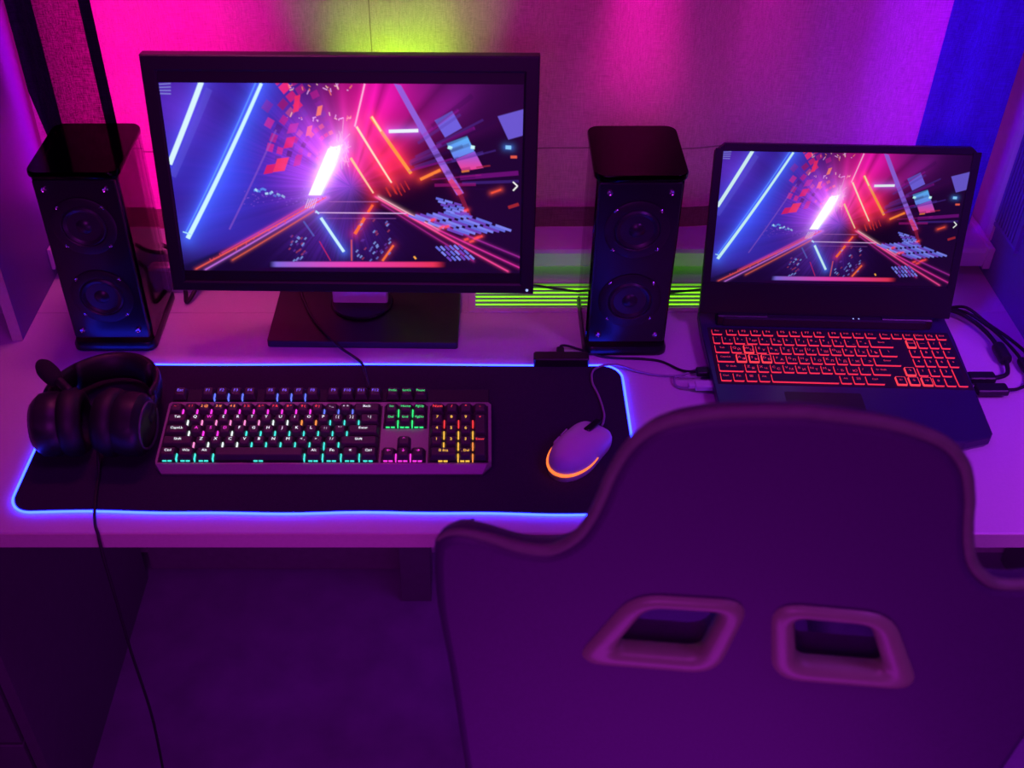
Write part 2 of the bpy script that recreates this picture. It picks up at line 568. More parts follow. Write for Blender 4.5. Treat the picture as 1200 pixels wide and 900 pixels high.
def drape_fold(k, a):
    return lambda x, z: a * math.sin(x * k + 1.0) + 0.4 * a * math.sin(x * k * 2.3)


sheer_dark = fabric_mat('dark_voile', (0.030, 0.016, 0.045), 0.35, 0.55, 1300, 0.5)
dark_cloth = fabric_mat('dark_voile_hem', (0.016, 0.010, 0.030), 0.1, 0.0, 700, 0.4)
dl = thing('dark_drape', 'narrow dark see-through drape hanging at the left end of the window', 'drape')
wl = lambda x, z: x + 0.0
link('drape_cloth', cloth(-0.640, -0.548, 0.075, 1.3, 1.566, drape_fold(70, 0.002), 30, 10), sheer_dark, dl, True)
link('drape_hem', cloth(-0.663, -0.627, 0.075, 1.3, 1.563, drape_fold(90, 0.003), 12, 16, lambda x, z: x + max(0, 0.30 - z) * 0.16 * ((-0.627 - x) / 0.036)), dark_cloth, dl, True)
link('drape_hem', cloth(-0.560, -0.543, 0.075, 1.3, 1.563, drape_fold(90, 0.001), 8, 10), dark_cloth, dl, True)
blue_cloth = fabric_mat('blue_blackout', (0.15, 0.06, 0.85), 0.02, 0.0, 900, 0.25)
dr_ = tag(link('blue_drape', cloth(0.668, 0.787, 0.0575, 1.3, 1.566, drape_fold(55, 0.004), 40, 8), blue_cloth, None, True),
          'narrow deep blue drape hanging at the right end of the window', 'drape')

# ================================================================== SCREEN PICTURE
def paint(W=560, H=315):
    # coordinates follow a 1042 x 537 layout of the picture
    yy, xx = np.mgrid[0:H, 0:W].astype(np.float64)
    tt_ = yy / (H - 1)
    ss_ = xx / (W - 1)
    X = (65 + 68 * tt_) * (1 - ss_) + (1107 - 17 * tt_) * ss_
    Y = 113 + 537 * tt_ + 8 * ss_
    rng = np.random.default_rng(5)
    img = np.zeros((H, W, 3))
    vx, vy = 612.0, 400.0
    ang = np.arctan2(Y - vy, X - vx)
    rad = np.hypot(X - vx, Y - vy)

    def ss(a, b, v):
        t = np.clip((v - a) / (b - a), 0, 1)
        return t * t * (3 - 2 * t)

    def add(c, m):
        img[...] += np.array(c) * m[..., None]

    def over(c, m):
        m = np.clip(m, 0, 1)[..., None]
        img[...] = img * (1 - m) + np.array(c) * m

    streak = np.interp(ang, np.linspace(-np.pi, np.pi, 420), 0.65 + 0.7 * rng.random(420))
    streak2 = np.interp(ang, np.linspace(-np.pi, np.pi, 90), 0.4 + rng.random(90))
    left = ss(620, 330, X) * ss(660, 470, Y + (X - 65) * -0.25)
    add((0.012, 0.012, 0.30), left * (0.55 + 0.5 * streak2 * 0.7))
    add((0.030, 0.004, 0.10), ss(640, 300, X) * (0.5 + 0.3 * streak))
    add((0.02, 0.06, 0.65), np.exp(-((X - 250) / 90) ** 2 - ((Y - 390) / 130) ** 2) * 0.35)
    add((0.18, 0.03, 0.55), np.exp(-((X - 120) / 90) ** 2 - ((Y - 180) / 90) ** 2) * 0.35)
    add((0.20, 0.02, 0.50), np.exp(-((X - 470) / 90) ** 2 - ((Y - 330) / 120) ** 2) * 0.8 * streak)
    up_m = ss(460, 330, Y)
    add((0.62, 0.006, 0.16), np.exp(-((X - 655) / 120) ** 2 - ((Y - 250) / 140) ** 2) * up_m * (0.35 + 0.65 * streak2))
    add((0.55, 0.004, 0.32), np.exp(-((X - 700) / 120) ** 2 - ((Y - 140) / 90) ** 2) * 0.75 * streak2)
    add((0.85, 0.02, 0.03), np.exp(-((X - 720) / 60) ** 2 - ((Y - 340) / 60) ** 2) * 0.7 * up_m)
    add((0.25, 0.01, 0.28), np.exp(-((X - 920) / 160) ** 2 - ((Y - 150) / 110) ** 2) * 0.6 * streak2)
    add((0.012, 0.001, 0.022), np.ones_like(X) * 0.35)
    # floor dims
    fl = ss(-6, 8, Y - (430 + np.abs(X - 612) * 0.42))
    over((0.006, 0.0005, 0.016), fl * 0.92)
    add((0.05, 0.01, 0.22), fl * np.exp(-((X - 560) / 130) ** 2 - ((Y - 540) / 90) ** 2) * streak)
    over((0.008, 0.001, 0.018), ss(800, 930, X) * ss(240, 380, Y) * 0.9)
    over((0.010, 0.001, 0.025), ss(840, 1010, X) * 0.72)
    over((0.008, 0.001, 0.03), ss(560, 640, Y) * ss(330, 150, X) * 0.6)

    def seg(a, b, w, c, g=0.0, gc=None, w2=None, k=1.0):
        a = np.array(a, float); b = np.array(b, float)
        d = b - a
        L = np.hypot(*d)
        t = ((X - a[0]) * d[0] + (Y - a[1]) * d[1]) / (L * L)
        tc = np.clip(t, 0, 1)
        dist = np.hypot(X - a[0] - tc * d[0], Y - a[1] - tc * d[1])
        perp = np.abs((X - a[0]) * d[1] - (Y - a[1]) * d[0]) / L
        ends = ss(-1.2, 1.2, np.minimum(t, 1 - t) * L)
        ww = w if w2 is None else w + (w2 - w) * tc
        if g:
            add(gc or c, np.exp(-(dist / g) ** 1.3) * 0.55 * k)
        over(c, ss(ww * 0.5 + 1.3, ww * 0.5 - 1.0, perp) * ends * k)

    def quad(pts, c, k=1.0, c2=None):
        P = np.array(pts, float)
        m = np.ones_like(X) * 1e9
        s = np.sign(sum(P[i][0] * P[(i + 1) % len(P)][1] - P[(i + 1) % len(P)][0] * P[i][1] for i in range(len(P))))
        for i in range(len(P)):
            a, b = P[i], P[(i + 1) % len(P)]
            e = b - a
            m = np.minimum(m, s * ((Y - a[1]) * e[0] - (X - a[0]) * e[1]) / np.hypot(*e))
        mm = ss(-1.2, 1.2, m) * k
        if c2 is not None:
            tt = np.clip((Y - P[:, 1].min()) / (np.ptp(P[:, 1])), 0, 1)[..., None]
            cc = np.array(c) * (1 - tt) + np.array(c2) * tt
            img[...] = img * (1 - mm[..., None]) + cc * mm[..., None]
        else:
            over(c, mm)

    add((0.03, 0.03, 0.42), np.exp(-((X - 596) / 42) ** 2 - ((Y - 392) / 40) ** 2) * 0.9)
    add((0.01, 0.05, 0.55), np.exp(-(((X - 300) + 0.5 * (Y - 300)) / 60) ** 2) * left * 0.35)
    # red tiled wall, upper centre
    # (rows of tiles that shrink towards the vanishing point)
    for rr_ in range(9):
        for cc_ in range(11):
            if rng.random() < 0.22:
                continue
            f = 1 - cc_ / 12.5
            a = math.radians(-116 - rr_ * 7.0)
            r0 = 330 * f ** 1.15 + 40
            x, y = vx - 8 + r0 * math.cos(a) * 1.0, vy - 40 + r0 * math.sin(a)
            if y < 106 or x > 606 or x < 372:
                continue
            w, h = r0 * 0.10, r0 * 0.085
            ex, ey = math.cos(a) * h, math.sin(a) * h
            tx, ty = -math.sin(a) * w, math.cos(a) * w
            cc = [(0.70, 0.01, 0.10), (0.45, 0.008, 0.22), (0.85, 0.10, 0.03), (0.22, 0.01, 0.30), (0.05, 0.003, 0.10), (0.90, 0.02, 0.16), (0.30, 0.005, 0.12), (0.10, 0.02, 0.35)][rng.integers(8)]
            quad([(x, y), (x + tx, y + ty), (x + tx + ex, y + ty + ey), (x + ex, y + ey)], cc, rng.uniform(0.35, 0.9))
    for i in range(46):
        x = 430 + rng.random() * 190
        y = rng.choice([128, 208]) + rng.normal() * 5
        seg((x, y), (x + rng.normal() * 6, y + rng.normal() * 6), 2.2, [(1, 0.55, 0.45), (1, 0.2, 0.1), (0.9, 0.4, 0.9)][rng.integers(3)], k=0.9)
    for (x, y, w, h, c) in ((402, 320, 34, 34, (0.95, 0.03, 0.06)), (430, 262, 26, 26, (0.75, 0.01, 0.10)), (440, 225, 26, 22, (0.45, 0.02, 0.35)), (372, 338, 26, 22, (0.7, 0.01, 0.10)),
                            (520, 178, 14, 22, (0.95, 0.2, 0.05)), (490, 232, 14, 22, (0.95, 0.12, 0.08)), (455, 150, 16, 40, (0.85, 0.02, 0.08)), (455, 312, 20, 26, (0.5, 0.01, 0.25))):
        quad([(x, y), (x + w, y - 4), (x + w * 0.6, y + h), (x - w * 0.4, y + h + 4)], c, 0.9)
    # long blue tubes
    seg((188, 112), (92, 335), 15, (0.70, 0.92, 1.0), 26, (0.05, 0.10, 0.8))
    seg((345, 112), (136, 535), 3, (0.12, 0.30, 0.95), 6, (0.04, 0.10, 0.6), k=0.8)
    seg((360, 116), (142, 552), 9, (0.62, 0.93, 1.0), 24, (0.04, 0.18, 1.0), w2=13)
    seg((128, 532), (152, 540), 3, (0.4, 0.8, 1.0))
    seg((210, 130), (100, 370), 20, (0.12, 0.10, 0.75), k=0.35)
    seg((400, 240), (262, 525), 5, (0.30, 0.10, 0.60), k=0.45)
    for i in range(4):
        seg((66, 118 + i * 8), (100, 116 + i * 9), 3, (0.35, 0.4, 0.9), k=0.5)
    for i in range(12):
        x = 330 + i * 7.5 + rng.normal() * 2
        seg((x, 404 + i * 1.8 + rng.normal() * 4), (x + 9, 407 + i * 1.8 + rng.normal() * 4), 6, [(0.45, 0.75, 1.0), (0.10, 0.25, 0.85)][rng.integers(2)], k=0.9 if i < 7 else 0.5)
    for i in range(60):
        x = 300 + rng.random() * 230
        y = 430 + rng.normal() * 14 + (x - 300) * 0.02
        seg((x, y), (x + 4, y - 2), 2, (0.25, 0.08, 0.7), k=0.5)
    # white core
    seg((568, 290), (512, 418), 30, (0.85, 0.6, 1.0), 50, (0.60, 0.22, 1.0), w2=22, k=0.8)
    quad([(548, 292), (590, 280), (526, 424), (490, 424)], (1.0, 0.97, 1.0), 0.95)
    seg((588, 292), (528, 424), 5, (0.35, 0.45, 1.0), 12, (0.08, 0.10, 0.9), k=0.8)
    add((1.0, 0.75, 1.0), np.exp(-(((X - 548) * 0.88 + (Y - 340) * 0.47) / 26) ** 2 - ((-(X - 548) * 0.47 + (Y - 340) * 0.88) / 75) ** 2) * 1.1)
    add((0.55, 0.08, 0.75), np.exp(-((X - 535) / 85) ** 2 - ((Y - 310) / 110) ** 2) * 0.7 * streak2)
    for i in range(40):
        seg((585 + rng.normal() * 12, 285 + rng.normal() * 26), (588 + rng.normal() * 14, 300 + rng.normal() * 26), 1.5, (1, 0.55, 0.9), k=0.6)
    # red and orange tubes
    seg((655, 118), (625, 232), 4, (1.0, 0.45, 0.75), 10, (0.8, 0.02, 0.3))
    seg((630, 232), (728, 388), 6, (1.0, 0.72, 0.55), 16, (1.0, 0.06, 0.06), w2=4)
    seg((672, 205), (784, 362), 9, (1.0, 0.30, 0.05), 14, (0.9, 0.05, 0.02))
    seg((674, 205), (700, 245), 5, (1.0, 0.75, 0.45), k=0.9)
    seg((612, 318), (676, 418), 7, (1.0, 0.55, 0.35), 18, (1.0, 0.03, 0.04), w2=4)
    for i in range(9):
        a = (700 + rng.random() * 70, 380 + rng.random() * 30)
        seg(a, (a[0] + 14, a[1] + 26), 3, (0.7, 0.03, 0.02), k=0.6)
    seg((722, 245), (806, 243), 9, (0.85, 0.90, 1.0), 14, (0.3, 0.15, 1.0))
    quad([(738, 118), (758, 122), (934, 418), (914, 424)], (0.28, 0.12, 0.75), 0.9)
    seg((895, 380), (925, 422), 14, (0.75, 0.04, 0.08), 10, (0.5, 0.01, 0.05), k=0.8)
    seg((925, 424), (955, 500), 12, (0.25, 0.01, 0.04), k=0.7)
    seg((810, 379), (868, 352), 8, (1.0, 0.22, 0.03), 10, (0.8, 0.05, 0.01))
    quad([(853, 216), (903, 190), (930, 236), (882, 262)], (0.16, 0.12, 0.75), 0.95)
    quad([(886, 278), (945, 258), (965, 300), (908, 322)], (0.10, 0.45, 0.95), 1.0, (0.15, 0.20, 0.85))
    quad([(912, 322), (966, 300), (990, 346), (930, 356)], (0.22, 0.10, 0.75), 1.0, (0.9, 0.05, 0.25))
    quad([(1032, 205), (1110, 185), (1110, 255), (1062, 268)], (0.15, 0.10, 0.65), 0.95)
    seg((890, 288), (902, 292), 9, (0.5, 0.95, 1.0)); seg((955, 288), (966, 290), 9, (0.6, 0.95, 1.0)); seg((1054, 289), (1070, 290), 10, (0.25, 0.6, 1.0), 8, (0.05, 0.2, 0.8))
    seg((1068, 316), (1086, 316), 7, (0.8, 0.1, 0.06)); seg((1012, 418), (1040, 408), 5, (0.9, 0.08, 0.03), 6); seg((1060, 460), (1090, 450), 9, (0.4, 0.02, 0.02), k=0.8)
    seg((928, 357), (950, 354), 5, (1.0, 0.25, 0.03)); seg((970, 345), (1010, 340), 4, (0.35, 0.02, 0.03), k=0.7)
    for i in range(26):
        a = rng.uniform(-0.75, 0.05)
        r0 = rng.uniform(170, 330)
        r1 = r0 + rng.uniform(60, 170)
        seg((vx + r0 * math.cos(a), vy + r0 * math.sin(a)), (vx + r1 * math.cos(a), vy + r1 * math.sin(a)), rng.uniform(3, 14), [(0.35, 0.01, 0.40), (0.02, 0.002, 0.05), (0.08, 0.03, 0.35), (0.45, 0.01, 0.25)][rng.integers(4)], k=0.35)
    # tunnel floor: rails
    for (a, b, w, c) in (((540, 430), (165, 646), 3, (0.9, 0.10, 0.06)), ((548, 430), (192, 648), 3.5, (0.55, 0.15, 0.75)), ((520, 432), (240, 596), 2, (0.7, 0.05, 0.25)),
                         ((505, 470), (270, 618), 2, (0.8, 0.12, 0.05)), ((680, 428), (1058, 652), 4, (0.95, 0.06, 0.30)), ((690, 428), (860, 525), 2, (1.0, 0.5, 0.6)),
                         ((765, 478), (1090, 640), 3, (0.75, 0.03, 0.35)), ((800, 480), (1100, 612), 3, (0.35, 0.02, 0.30)), ((700, 450), (960, 620), 2, (0.4, 0.02, 0.25))):
        seg(a, b, w, c, 4, k=0.85)
    for i in range(40):
        t = rng.random()
        seg((530 - t * 330, 436 + t * 190 + rng.normal() * 5), (533 - t * 330, 435 + t * 190), 3, (0.9, 0.06, 0.12), k=0.6)
    seg((508, 475), (770, 477), 2.5, (0.75, 0.45, 0.85)); seg((548, 443), (690, 443), 1.6, (0.5, 0.15, 0.55), k=0.7); seg((540, 492), (740, 492), 1.2, (0.4, 0.1, 0.5), k=0.6)
    seg((510, 470), (520, 478), 5, (0.5, 0.7, 1.0))
    for i in range(5):
        seg((480 + i * 6, 462), (490 + i * 6, 434), 1.6, (0.9, 0.75, 1.0), k=0.8)
    seg((525, 490), (590, 592), 8, (0.60, 0.88, 1.0), 13, (0.04, 0.20, 1.0))
    seg((475, 500), (505, 545), 5, (0.10, 0.12, 0.55), k=0.7)
    seg((674, 452), (660, 474), 7, (1.0, 0.12, 0.03), 10, (0.8, 0.03, 0.02)); seg((650, 490), (622, 538), 9, (1.0, 0.14, 0.03), 12, (0.8, 0.03, 0.02))
    seg((732, 572), (700, 620), 6, (0.95, 0.14, 0.03), 8, (0.5, 0.03, 0.02)); seg((612, 555), (612, 620), 4, (0.8, 0.10, 0.08), k=0.7); seg((520, 560), (552, 620), 3, (0.6, 0.02, 0.12), k=0.7)
    for i in range(70):
        x, y = rng.uniform(430, 480), rng.uniform(545, 622)
        if i > 30:
            x, y = rng.uniform(620, 720), rng.uniform(500, 622)
        dx, dy = (10, -12) if i > 30 else (9, -10)
        seg((x, y), (x + dx * 0.6, y + dy * 0.6), 4, [(0.14, 0.16, 0.65), (0.25, 0.35, 0.9), (0.12, 0.03, 0.35), (0.35, 0.04, 0.10)][rng.integers(4)], k=0.7)
    seg((790, 606), (796, 614), 5, (1.0, 0.4, 0.05))
    # blue slatted floor on the right
    for (x0, y0, n, sx, sy, dx, dy, w_) in ((772, 482, 9, 17, -1.5, 165, 60, 7), (852, 432, 5, 7, 9, 78, 22, 6), (852, 575, 6, 13, -1, 46, 46, 6)):
        for k in range(n):
            a0 = (x0 + sx * k, y0 + sy * k)
            for q in range(3):
                u0, u1 = q / 3 + 0.015 + 0.02 * rng.random(), q / 3 + 0.30
                seg((a0[0] + dx * u0, a0[1] + dy * u0), (a0[0] + dx * u1, a0[1] + dy * u1), w_, [(0.14, 0.16, 0.80), (0.22, 0.24, 0.95), (0.16, 0.06, 0.55)][(k + q) % 3], k=0.9)
    for (x, y) in ((870, 520), (885, 518), (940, 556), (968, 552), (980, 548), (955, 562), (845, 498), (940, 470)):
        seg((x - 6, y), (x + 6, y - 4), 7, (0.95, 0.06, 0.06), 5, k=0.8)
    # glowing bar along the lower edge
    t = np.clip((X - 375) / 505, 0, 1)[..., None]
    c = np.where(t < 0.45, np.array((0.16, 0.14, 0.75)) * (1 - t / 0.45) + np.array((0.85, 0.05, 0.45)) * (t / 0.45), np.array((0.85, 0.05, 0.45)) * (1 - (t - 0.45) / 0.55) + np.array((0.80, 0.03, 0.04)) * ((t - 0.45) / 0.55))
    m = ss(620, 626, Y) * ss(642, 636, Y) * ss(375, 400, X) * ss(885, 840, X)
    img[...] = img * (1 - m[..., None]) + c * m[..., None]
    over((0.015, 0.0, 0.03), ss(640, 644, Y) * ss(300, 380, X) * ss(1000, 900, X) * 0.8)
    # white next-arrow
    seg((1074, 386), (1087, 398), 3.2, (1, 1, 1)); seg((1087, 398), (1074, 411), 3.2, (1, 1, 1))
    return np.clip(img, 0, 1.2)


IMG = paint()
PH, PW = IMG.shape[:2]


def picture_mesh(name, m):
    xs = np.linspace(-0.5, 0.5, PW)
    zs = np.linspace(1.0, 0.0, PH)
    gx, gz = np.meshgrid(xs, zs)
    co = np.stack([gx, np.zeros_like(gx), gz], -1).reshape(-1, 3)
    i = np.arange((PH - 1) * (PW - 1))
    r, c = i // (PW - 1), i % (PW - 1)
    a = r * PW + c
    faces = np.stack([a, a + PW, a + PW + 1, a + 1], -1)
    me = bpy.data.meshes.new(name)
    me.vertices.add(len(co)); me.vertices.foreach_set('co', co.ravel())
    me.loops.add(faces.size); me.loops.foreach_set('vertex_index', faces.ravel().astype(np.int32))
    me.polygons.add(len(faces)); me.polygons.foreach_set('loop_start', np.arange(0, faces.size, 4, dtype=np.int32))
    me.update(calc_edges=True)
    at = me.color_attributes.new('picture', 'FLOAT_COLOR', 'POINT')
    rgba = np.ones((PH * PW, 4), np.float32)
    rgba[:, :3] = IMG.reshape(-1, 3)
    at.data.foreach_set('color', rgba.ravel())
    me.materials.append(m)
    return me


# ================================================================== MONITOR
mon = thing('monitor', 'large black desktop monitor on a square stand, showing a neon tunnel', 'monitor', (-0.1774, 1.3336, D), (0, 0, -0.0197))
head = (math.cos(0.1586), math.sin(0.1586))


def tilt_parent(o, z, t):
    o.location = (0, 0, z)
    o.rotation_euler = (-t, 0, 0)
    return o


SW, SH = 0.518, 0.2914
bm = BM()
x0, x1, z0, z1 = -0.281, 0.281, -0.0335, SH + 0.040
ix, iz0, iz1 = SW / 2 + 0.0005, -0.0165, SH + 0.0165
# front frame with recessed opening, then the casing behind it
def rect(xa, xb, za, zb, y):
    return [(xa, y, za), (xb, y, za), (xb, y, zb), (xa, y, zb)]
loft(bm, [rect(-ix, ix, iz0, iz1, 0.004), rect(-ix, ix, iz0, iz1, -0.0015), rect(-ix - .003, ix + .003, iz0 - .003, iz1 + .003, -0.003),
          rect(x0 + .002, x1 - .002, z0 + .002, z1 - .002, -0.003), rect(x0, x1, z0, z1, -0.001), rect(x0, x1, z0, z1, 0.018), rect(x0 + .004, x1 - .004, z0 + .004, z1 - .004, 0.024),
          rect(x0 + .05, x1 - .05, z0 + .04, z1 - .05, 0.052)], cap0=False)
bez = tilt_parent(link('bezel', bm, black_pl, mon), 0.1369, 0.1586)
MS = 0.915
bez.scale = (MS, MS, MS)
bm = BM(); loft(bm, [rect(-ix, ix, iz0, iz1, 0.0035), rect(-ix, ix, iz0, iz1, 0.001)])
disp = tilt_parent(link('display_panel', bm, mat('panel_black', (0.012, 0.008, 0.014), 0.4, var=0.02), mon), 0.1369, 0.1586)
disp.scale = (MS, MS, MS)
pic = share('picture', picture_mesh('picture', screen_mat('monitor_picture', 1.0)), disp)
pic.location = (0, 0.0004, 0)
pic.scale = (SW, 1, SH)
bm = BM(); lathe(bm, [(0.0016, 0), (0.0022, -0.0006), (0.0022, -0.0012), (0.0015, -0.0014)], (x1 - 0.010, -0.003, z0 + 0.007), 'y', 10)
tag(link('power_light', bm, glow('blue_led', (0.35, 0.45, 1.0), 1.2), bez), 'small blue power light')
bm = BM(); slab(bm, (-0.0050, 0.103, 0.135), (0.085, 0.018, 0.246), 0.004, 0.001); link('neck', bm, mat('pale_plastic', (0.85, 0.80, 0.85), 0.45, var=0.03), mon)
bm = BM(); slab(bm, (-0.0050, 0.080, 0.235), (0.11, 0.040, 0.11), 0.006, 0.002); link('mount', bm, black_pl, mon)
bm = BM(); lathe(bm, [(0.047, 0), (0.048, 0.003), (0.046, 0.005), (0.040, 0.0055)], (-0.0035, 0.102, 0.0121), 'z', 36); link('neck_collar', bm, black_gl, mon, True, 30)
bm = BM(); slab(bm, (0.0065, 0.104, 0.006), (0.284, 0.205, 0.012), 0.004, 0.001); link('base', bm, black_pl, mon)

# ================================================================== SPEAKERS
def lathe_y(prof, c, seg=28):
    bm = BM(); lathe(bm, prof, c, 'y', seg); return bm


def make_speaker():
    t = thing('speaker', 'x', 'speaker')
    w, h, dp = 0.113, 0.283, 0.135
    bm = BM(); slab(bm, (0, 0.004, h / 2 + 0.012), (w - 0.002, h - 0.02, 0.016), 0.004, 0.0015, 'y'); link('front_baffle', bm, black_gl, t)
    for s in (-1, 1):
        bm = BM(); box(bm, (s * (w / 2 + 0.0005) - 0.0015, 0.006, 0.014), (s * (w / 2 + 0.0005) + 0.0015, dp, h + 0.005)); link('side_panel', bm, acrylic, t)
    bm = BM(); box(bm, (-w / 2, dp - 0.003, 0.014), (w / 2, dp, h + 0.004)); link('back_panel', bm, acrylic, t)
    # lids
    bm = BM()
    out = rrect(w + 0.012, dp + 0.010, 0.016, 6, 0, dp / 2 - 0.001)
    loft(bm, [[(x * k, (y - dp / 2) * k + dp / 2, z) for x, y in out] for z, k in ((h + 0.004, 0.985), (h + 0.006, 1.0), (h + 0.012, 1.0), (h + 0.0135, 0.985))])
    link('top_plate', bm, acrylic_mat('smoked_lid', (0.09, 0.05, 0.085), 1.22) if 'smoked_lid' not in bpy.data.materials else bpy.data.materials['smoked_lid'], t, True, 40)
    bm = BM()
    out = rrect(w + 0.010, dp + 0.012, 0.014, 6, 0, dp / 2 - 0.003)
    loft(bm, [[(x * k, (y - dp / 2) * k + dp / 2, z) for x, y in out] for z, k in ((0.0, 0.975), (0.002, 1.0), (0.009, 1.0), (0.0145, 0.96))])
    link('base_plate', bm, black_gl, t, True, 40)
    for zc, big in ((0.213, 0), (0.0965, 1)):
        R = 0.031
        bm = lathe_y([(R + 0.013, -0.0040), (R + 0.014, -0.0052), (R + 0.010, -0.0066), (R + 0.001, -0.0066), (R - 0.001, -0.0052)], (0, 0, zc))
        dv = link('driver', bm, black_pl, t, True, 35)
        bm = lathe_y([(R, -0.0053), (R - 0.003, -0.0076), (R - 0.007, -0.0060), (R - 0.010, -0.0040), (0.012, -0.0041), (0.0105, -0.0060), (0.005, -0.0085), (0.0001, -0.0092)], (0, 0, zc))
        link('cone', bm, cone_mat, dv, True, 50)
        for sx in (-1, 1):
            for sz in (-1, 1):
                bm = lathe_y([(0.0031, -0.0042), (0.0031, -0.0058), (0.0022, -0.0066), (0.0012, -0.0060)], (sx * 0.0300, 0, zc + sz * 0.0300), 10); link('screw', bm, screw_mt, dv, True, 40)
    for sx in (-1, 1):
        for z in (0.037, 0.271):
            bm = lathe_y([(0.0044, -0.0040), (0.0044, -0.0058), (0.0034, -0.0072), (0.0014, -0.0060)], (sx * 0.041, 0, z), 12); link('screw', bm, screw_mt, t, True, 40)
    return t


def copy_tree(o, parent=None):
    c = o.copy()
    col.objects.link(c)
    c.parent = parent
    for ch in list(o.children):
        copy_tree(ch, c)
    return c


sp1 = make_speaker()
sp1.location = (0.2170, 1.3245, D)
sp1['group'] = 'pair of desktop speakers'
sp2 = copy_tree(sp1)
sp2.location = (-0.5385, 1.3365, D)
sp1['label'] = 'black speaker with smoked case between the monitor and the laptop'
sp2['label'] = 'black speaker with smoked case between the wall cabinet and the monitor'

# ================================================================== MOUSE PAD
pad = thing('mouse_pad', 'wide black desk mat with a glowing blue rim, under the keyboard and mouse', 'mouse pad', (-0.1917, 1.1424, D), (0, 0, -0.0048))
PWD, PDP = 0.800, 0.300
def pad_outline(ins=0.0, seg=10):
    out = []
    for x, y in rrect(PWD - 2 * ins, PDP - 2 * ins, 0.030 - ins, seg):
        out.append((x, y))
    # resample the long edges so that they may wave slightly
    res = []
    for i, (x, y) in enumerate(out):
        nx_, ny_ = out[(i + 1) % len(out)]
        L = math.hypot(nx_ - x, ny_ - y)
        n = max(1, int(L / 0.02))
        for k in range(n):
            px_, py_ = x + (nx_ - x) * k / n, y + (ny_ - y) * k / n
            if py_ < 0:
                py_ += 0.0012 * math.sin(px_ * 16) + 0.0008 * math.sin(px_ * 37)
            else:
                py_ += 0.0010 * math.sin(px_ * 13 + 1)
            res.append((px_, py_))
    return res
bm = BM()
o_ = pad_outline(0.0025)
loft(bm, [[(x, y, 0.0003) for x, y in o_], [(x, y, 0.0034) for x, y in o_], [(x * 0.997, y * 0.994, 0.004) for x, y in o_]])
link('pad_cloth', bm, pad_cloth, pad)
bm = BM(); tube(bm, [(x, y, 0.0026) for x, y in pad_outline(0.0)], 0.0016, 6, closed=True, smooth_n=0)
link('light_rim', bm, glow('rim_light', (0.010, 0.022, 1.0), 20.0), pad, True)
bm = BM(); slab(bm, (0.3130, 0.1545, 0.0095), (0.080, 0.020, 0.016), 0.004, 0.0015); cb = link('control_box', bm, black_pl, pad)
bm = BM(); slab(bm, (0.3130, 0.172, 0.009), (0.011, 0.020, 0.008), 0.003, 0.001); tube(bm, [(0.313, 0.180, 0.009), (0.315, 0.187, 0.010), (0.325, 0.189, 0.008), (0.345, 0.186, 0.003), (0.380, 0.170, 0.002), (0.43, 0.166, 0.002), (0.4600, 0.160, 0.002), (0.4870, 0.138, 0.003), (0.512, 0.128, 0.008)], 0.0019, 7)
link('usb_cable', bm, rubber, pad, True, 40)
bm = BM(); slab(bm, (0.518, 0.126, 0.010), (0.026, 0.014, 0.008), 0.002, 0.001); link('usb_plug', bm, black_pl, pad)

# ================================================================== KEYBOARD
U = 0.01905
TILT = 0.150
kb = thing('keyboard', 'full-size mechanical keyboard with silver plate and multicoloured backlit keys', 'keyboard', (-0.4156, 1.0748, D + 0.0056), (TILT, 0, -0.0021))
bm = BM()
yb = 5.42 * U
fx0, fx1 = -0.0045, 22.5 * U + 0.0055
plate_out = [(fx0 + 0.001, -0.0035), (fx1 - 0.006, -0.0035), (fx1, 0.003), (fx1, yb - 0.004), (fx1 - 0.004, yb), (fx0 + 0.003, yb), (fx0, yb - 0.003), (fx0, 0.001)]
bot = [(fx0 + 0.010, -0.0155), (fx1 - 0.012, -0.0155), (fx1, -0.002), (fx1, yb - 0.004), (fx1 - 0.004, yb), (fx0 + 0.003, yb), (fx0, yb - 0.003), (fx0, -0.004)]
loft(bm, [[(x, y, 0.001) for x, y in bot], [(x, y, 0.0040) for x, y in bot], [(x, y, 0.0095) for x, y in plate_out]])
link('top_plate', bm, kb_metal, kb)
bm = BM(); box(bm, (fx0 + 0.002, yb, 0.001), (fx1 - 0.002, 6.75 * U, 0.0085), 0.002); link('rear_case', bm, black_mt, kb)
for x in (0.05, 0.37):
    bm = BM(); slab(bm, (x, 6.2 * U, -0.0078), (0.03, 0.012, 0.018), 0.002, 0.001); link('foot', bm, black_pl, kb)
for (xa, xb, ya, yt) in ((-0.0015, 15 * U + 0.0015, -0.0015, 5 * U + 0.001), (15.25 * U - 0.001, 18.25 * U + 0.001, 3 * U - 0.001, 5 * U + 0.001), (18.5 * U - 0.0015, 22.5 * U + 0.0015, -0.0015, 5 * U + 0.001), (15.25 * U - .001, 18.25 * U + .001, -0.0015, 1 * U)):
    bm = BM(); box(bm, (xa, ya, 0.0094), (xb, yt, 0.0099), 0.0001); link('key_bed', bm, black_pl, kb)

ZC = dict(teal=(0.05, 0.75, 0.70), pale=(0.75, 0.85, 0.85), pink=(0.95, 0.25, 0.60), violet=(0.16, 0.10, 0.95), red=(1.0, 0.045, 0.05), orange=(1.0, 0.30, 0.06), green=(0.03, 0.85, 0.22), amber=(1.0, 0.52, 0.06), magenta=(0.95, 0.04, 0.75), blue=(0.12, 0.18, 1.0), white=(0.85, 0.95, 1.0))
CAPM = {}


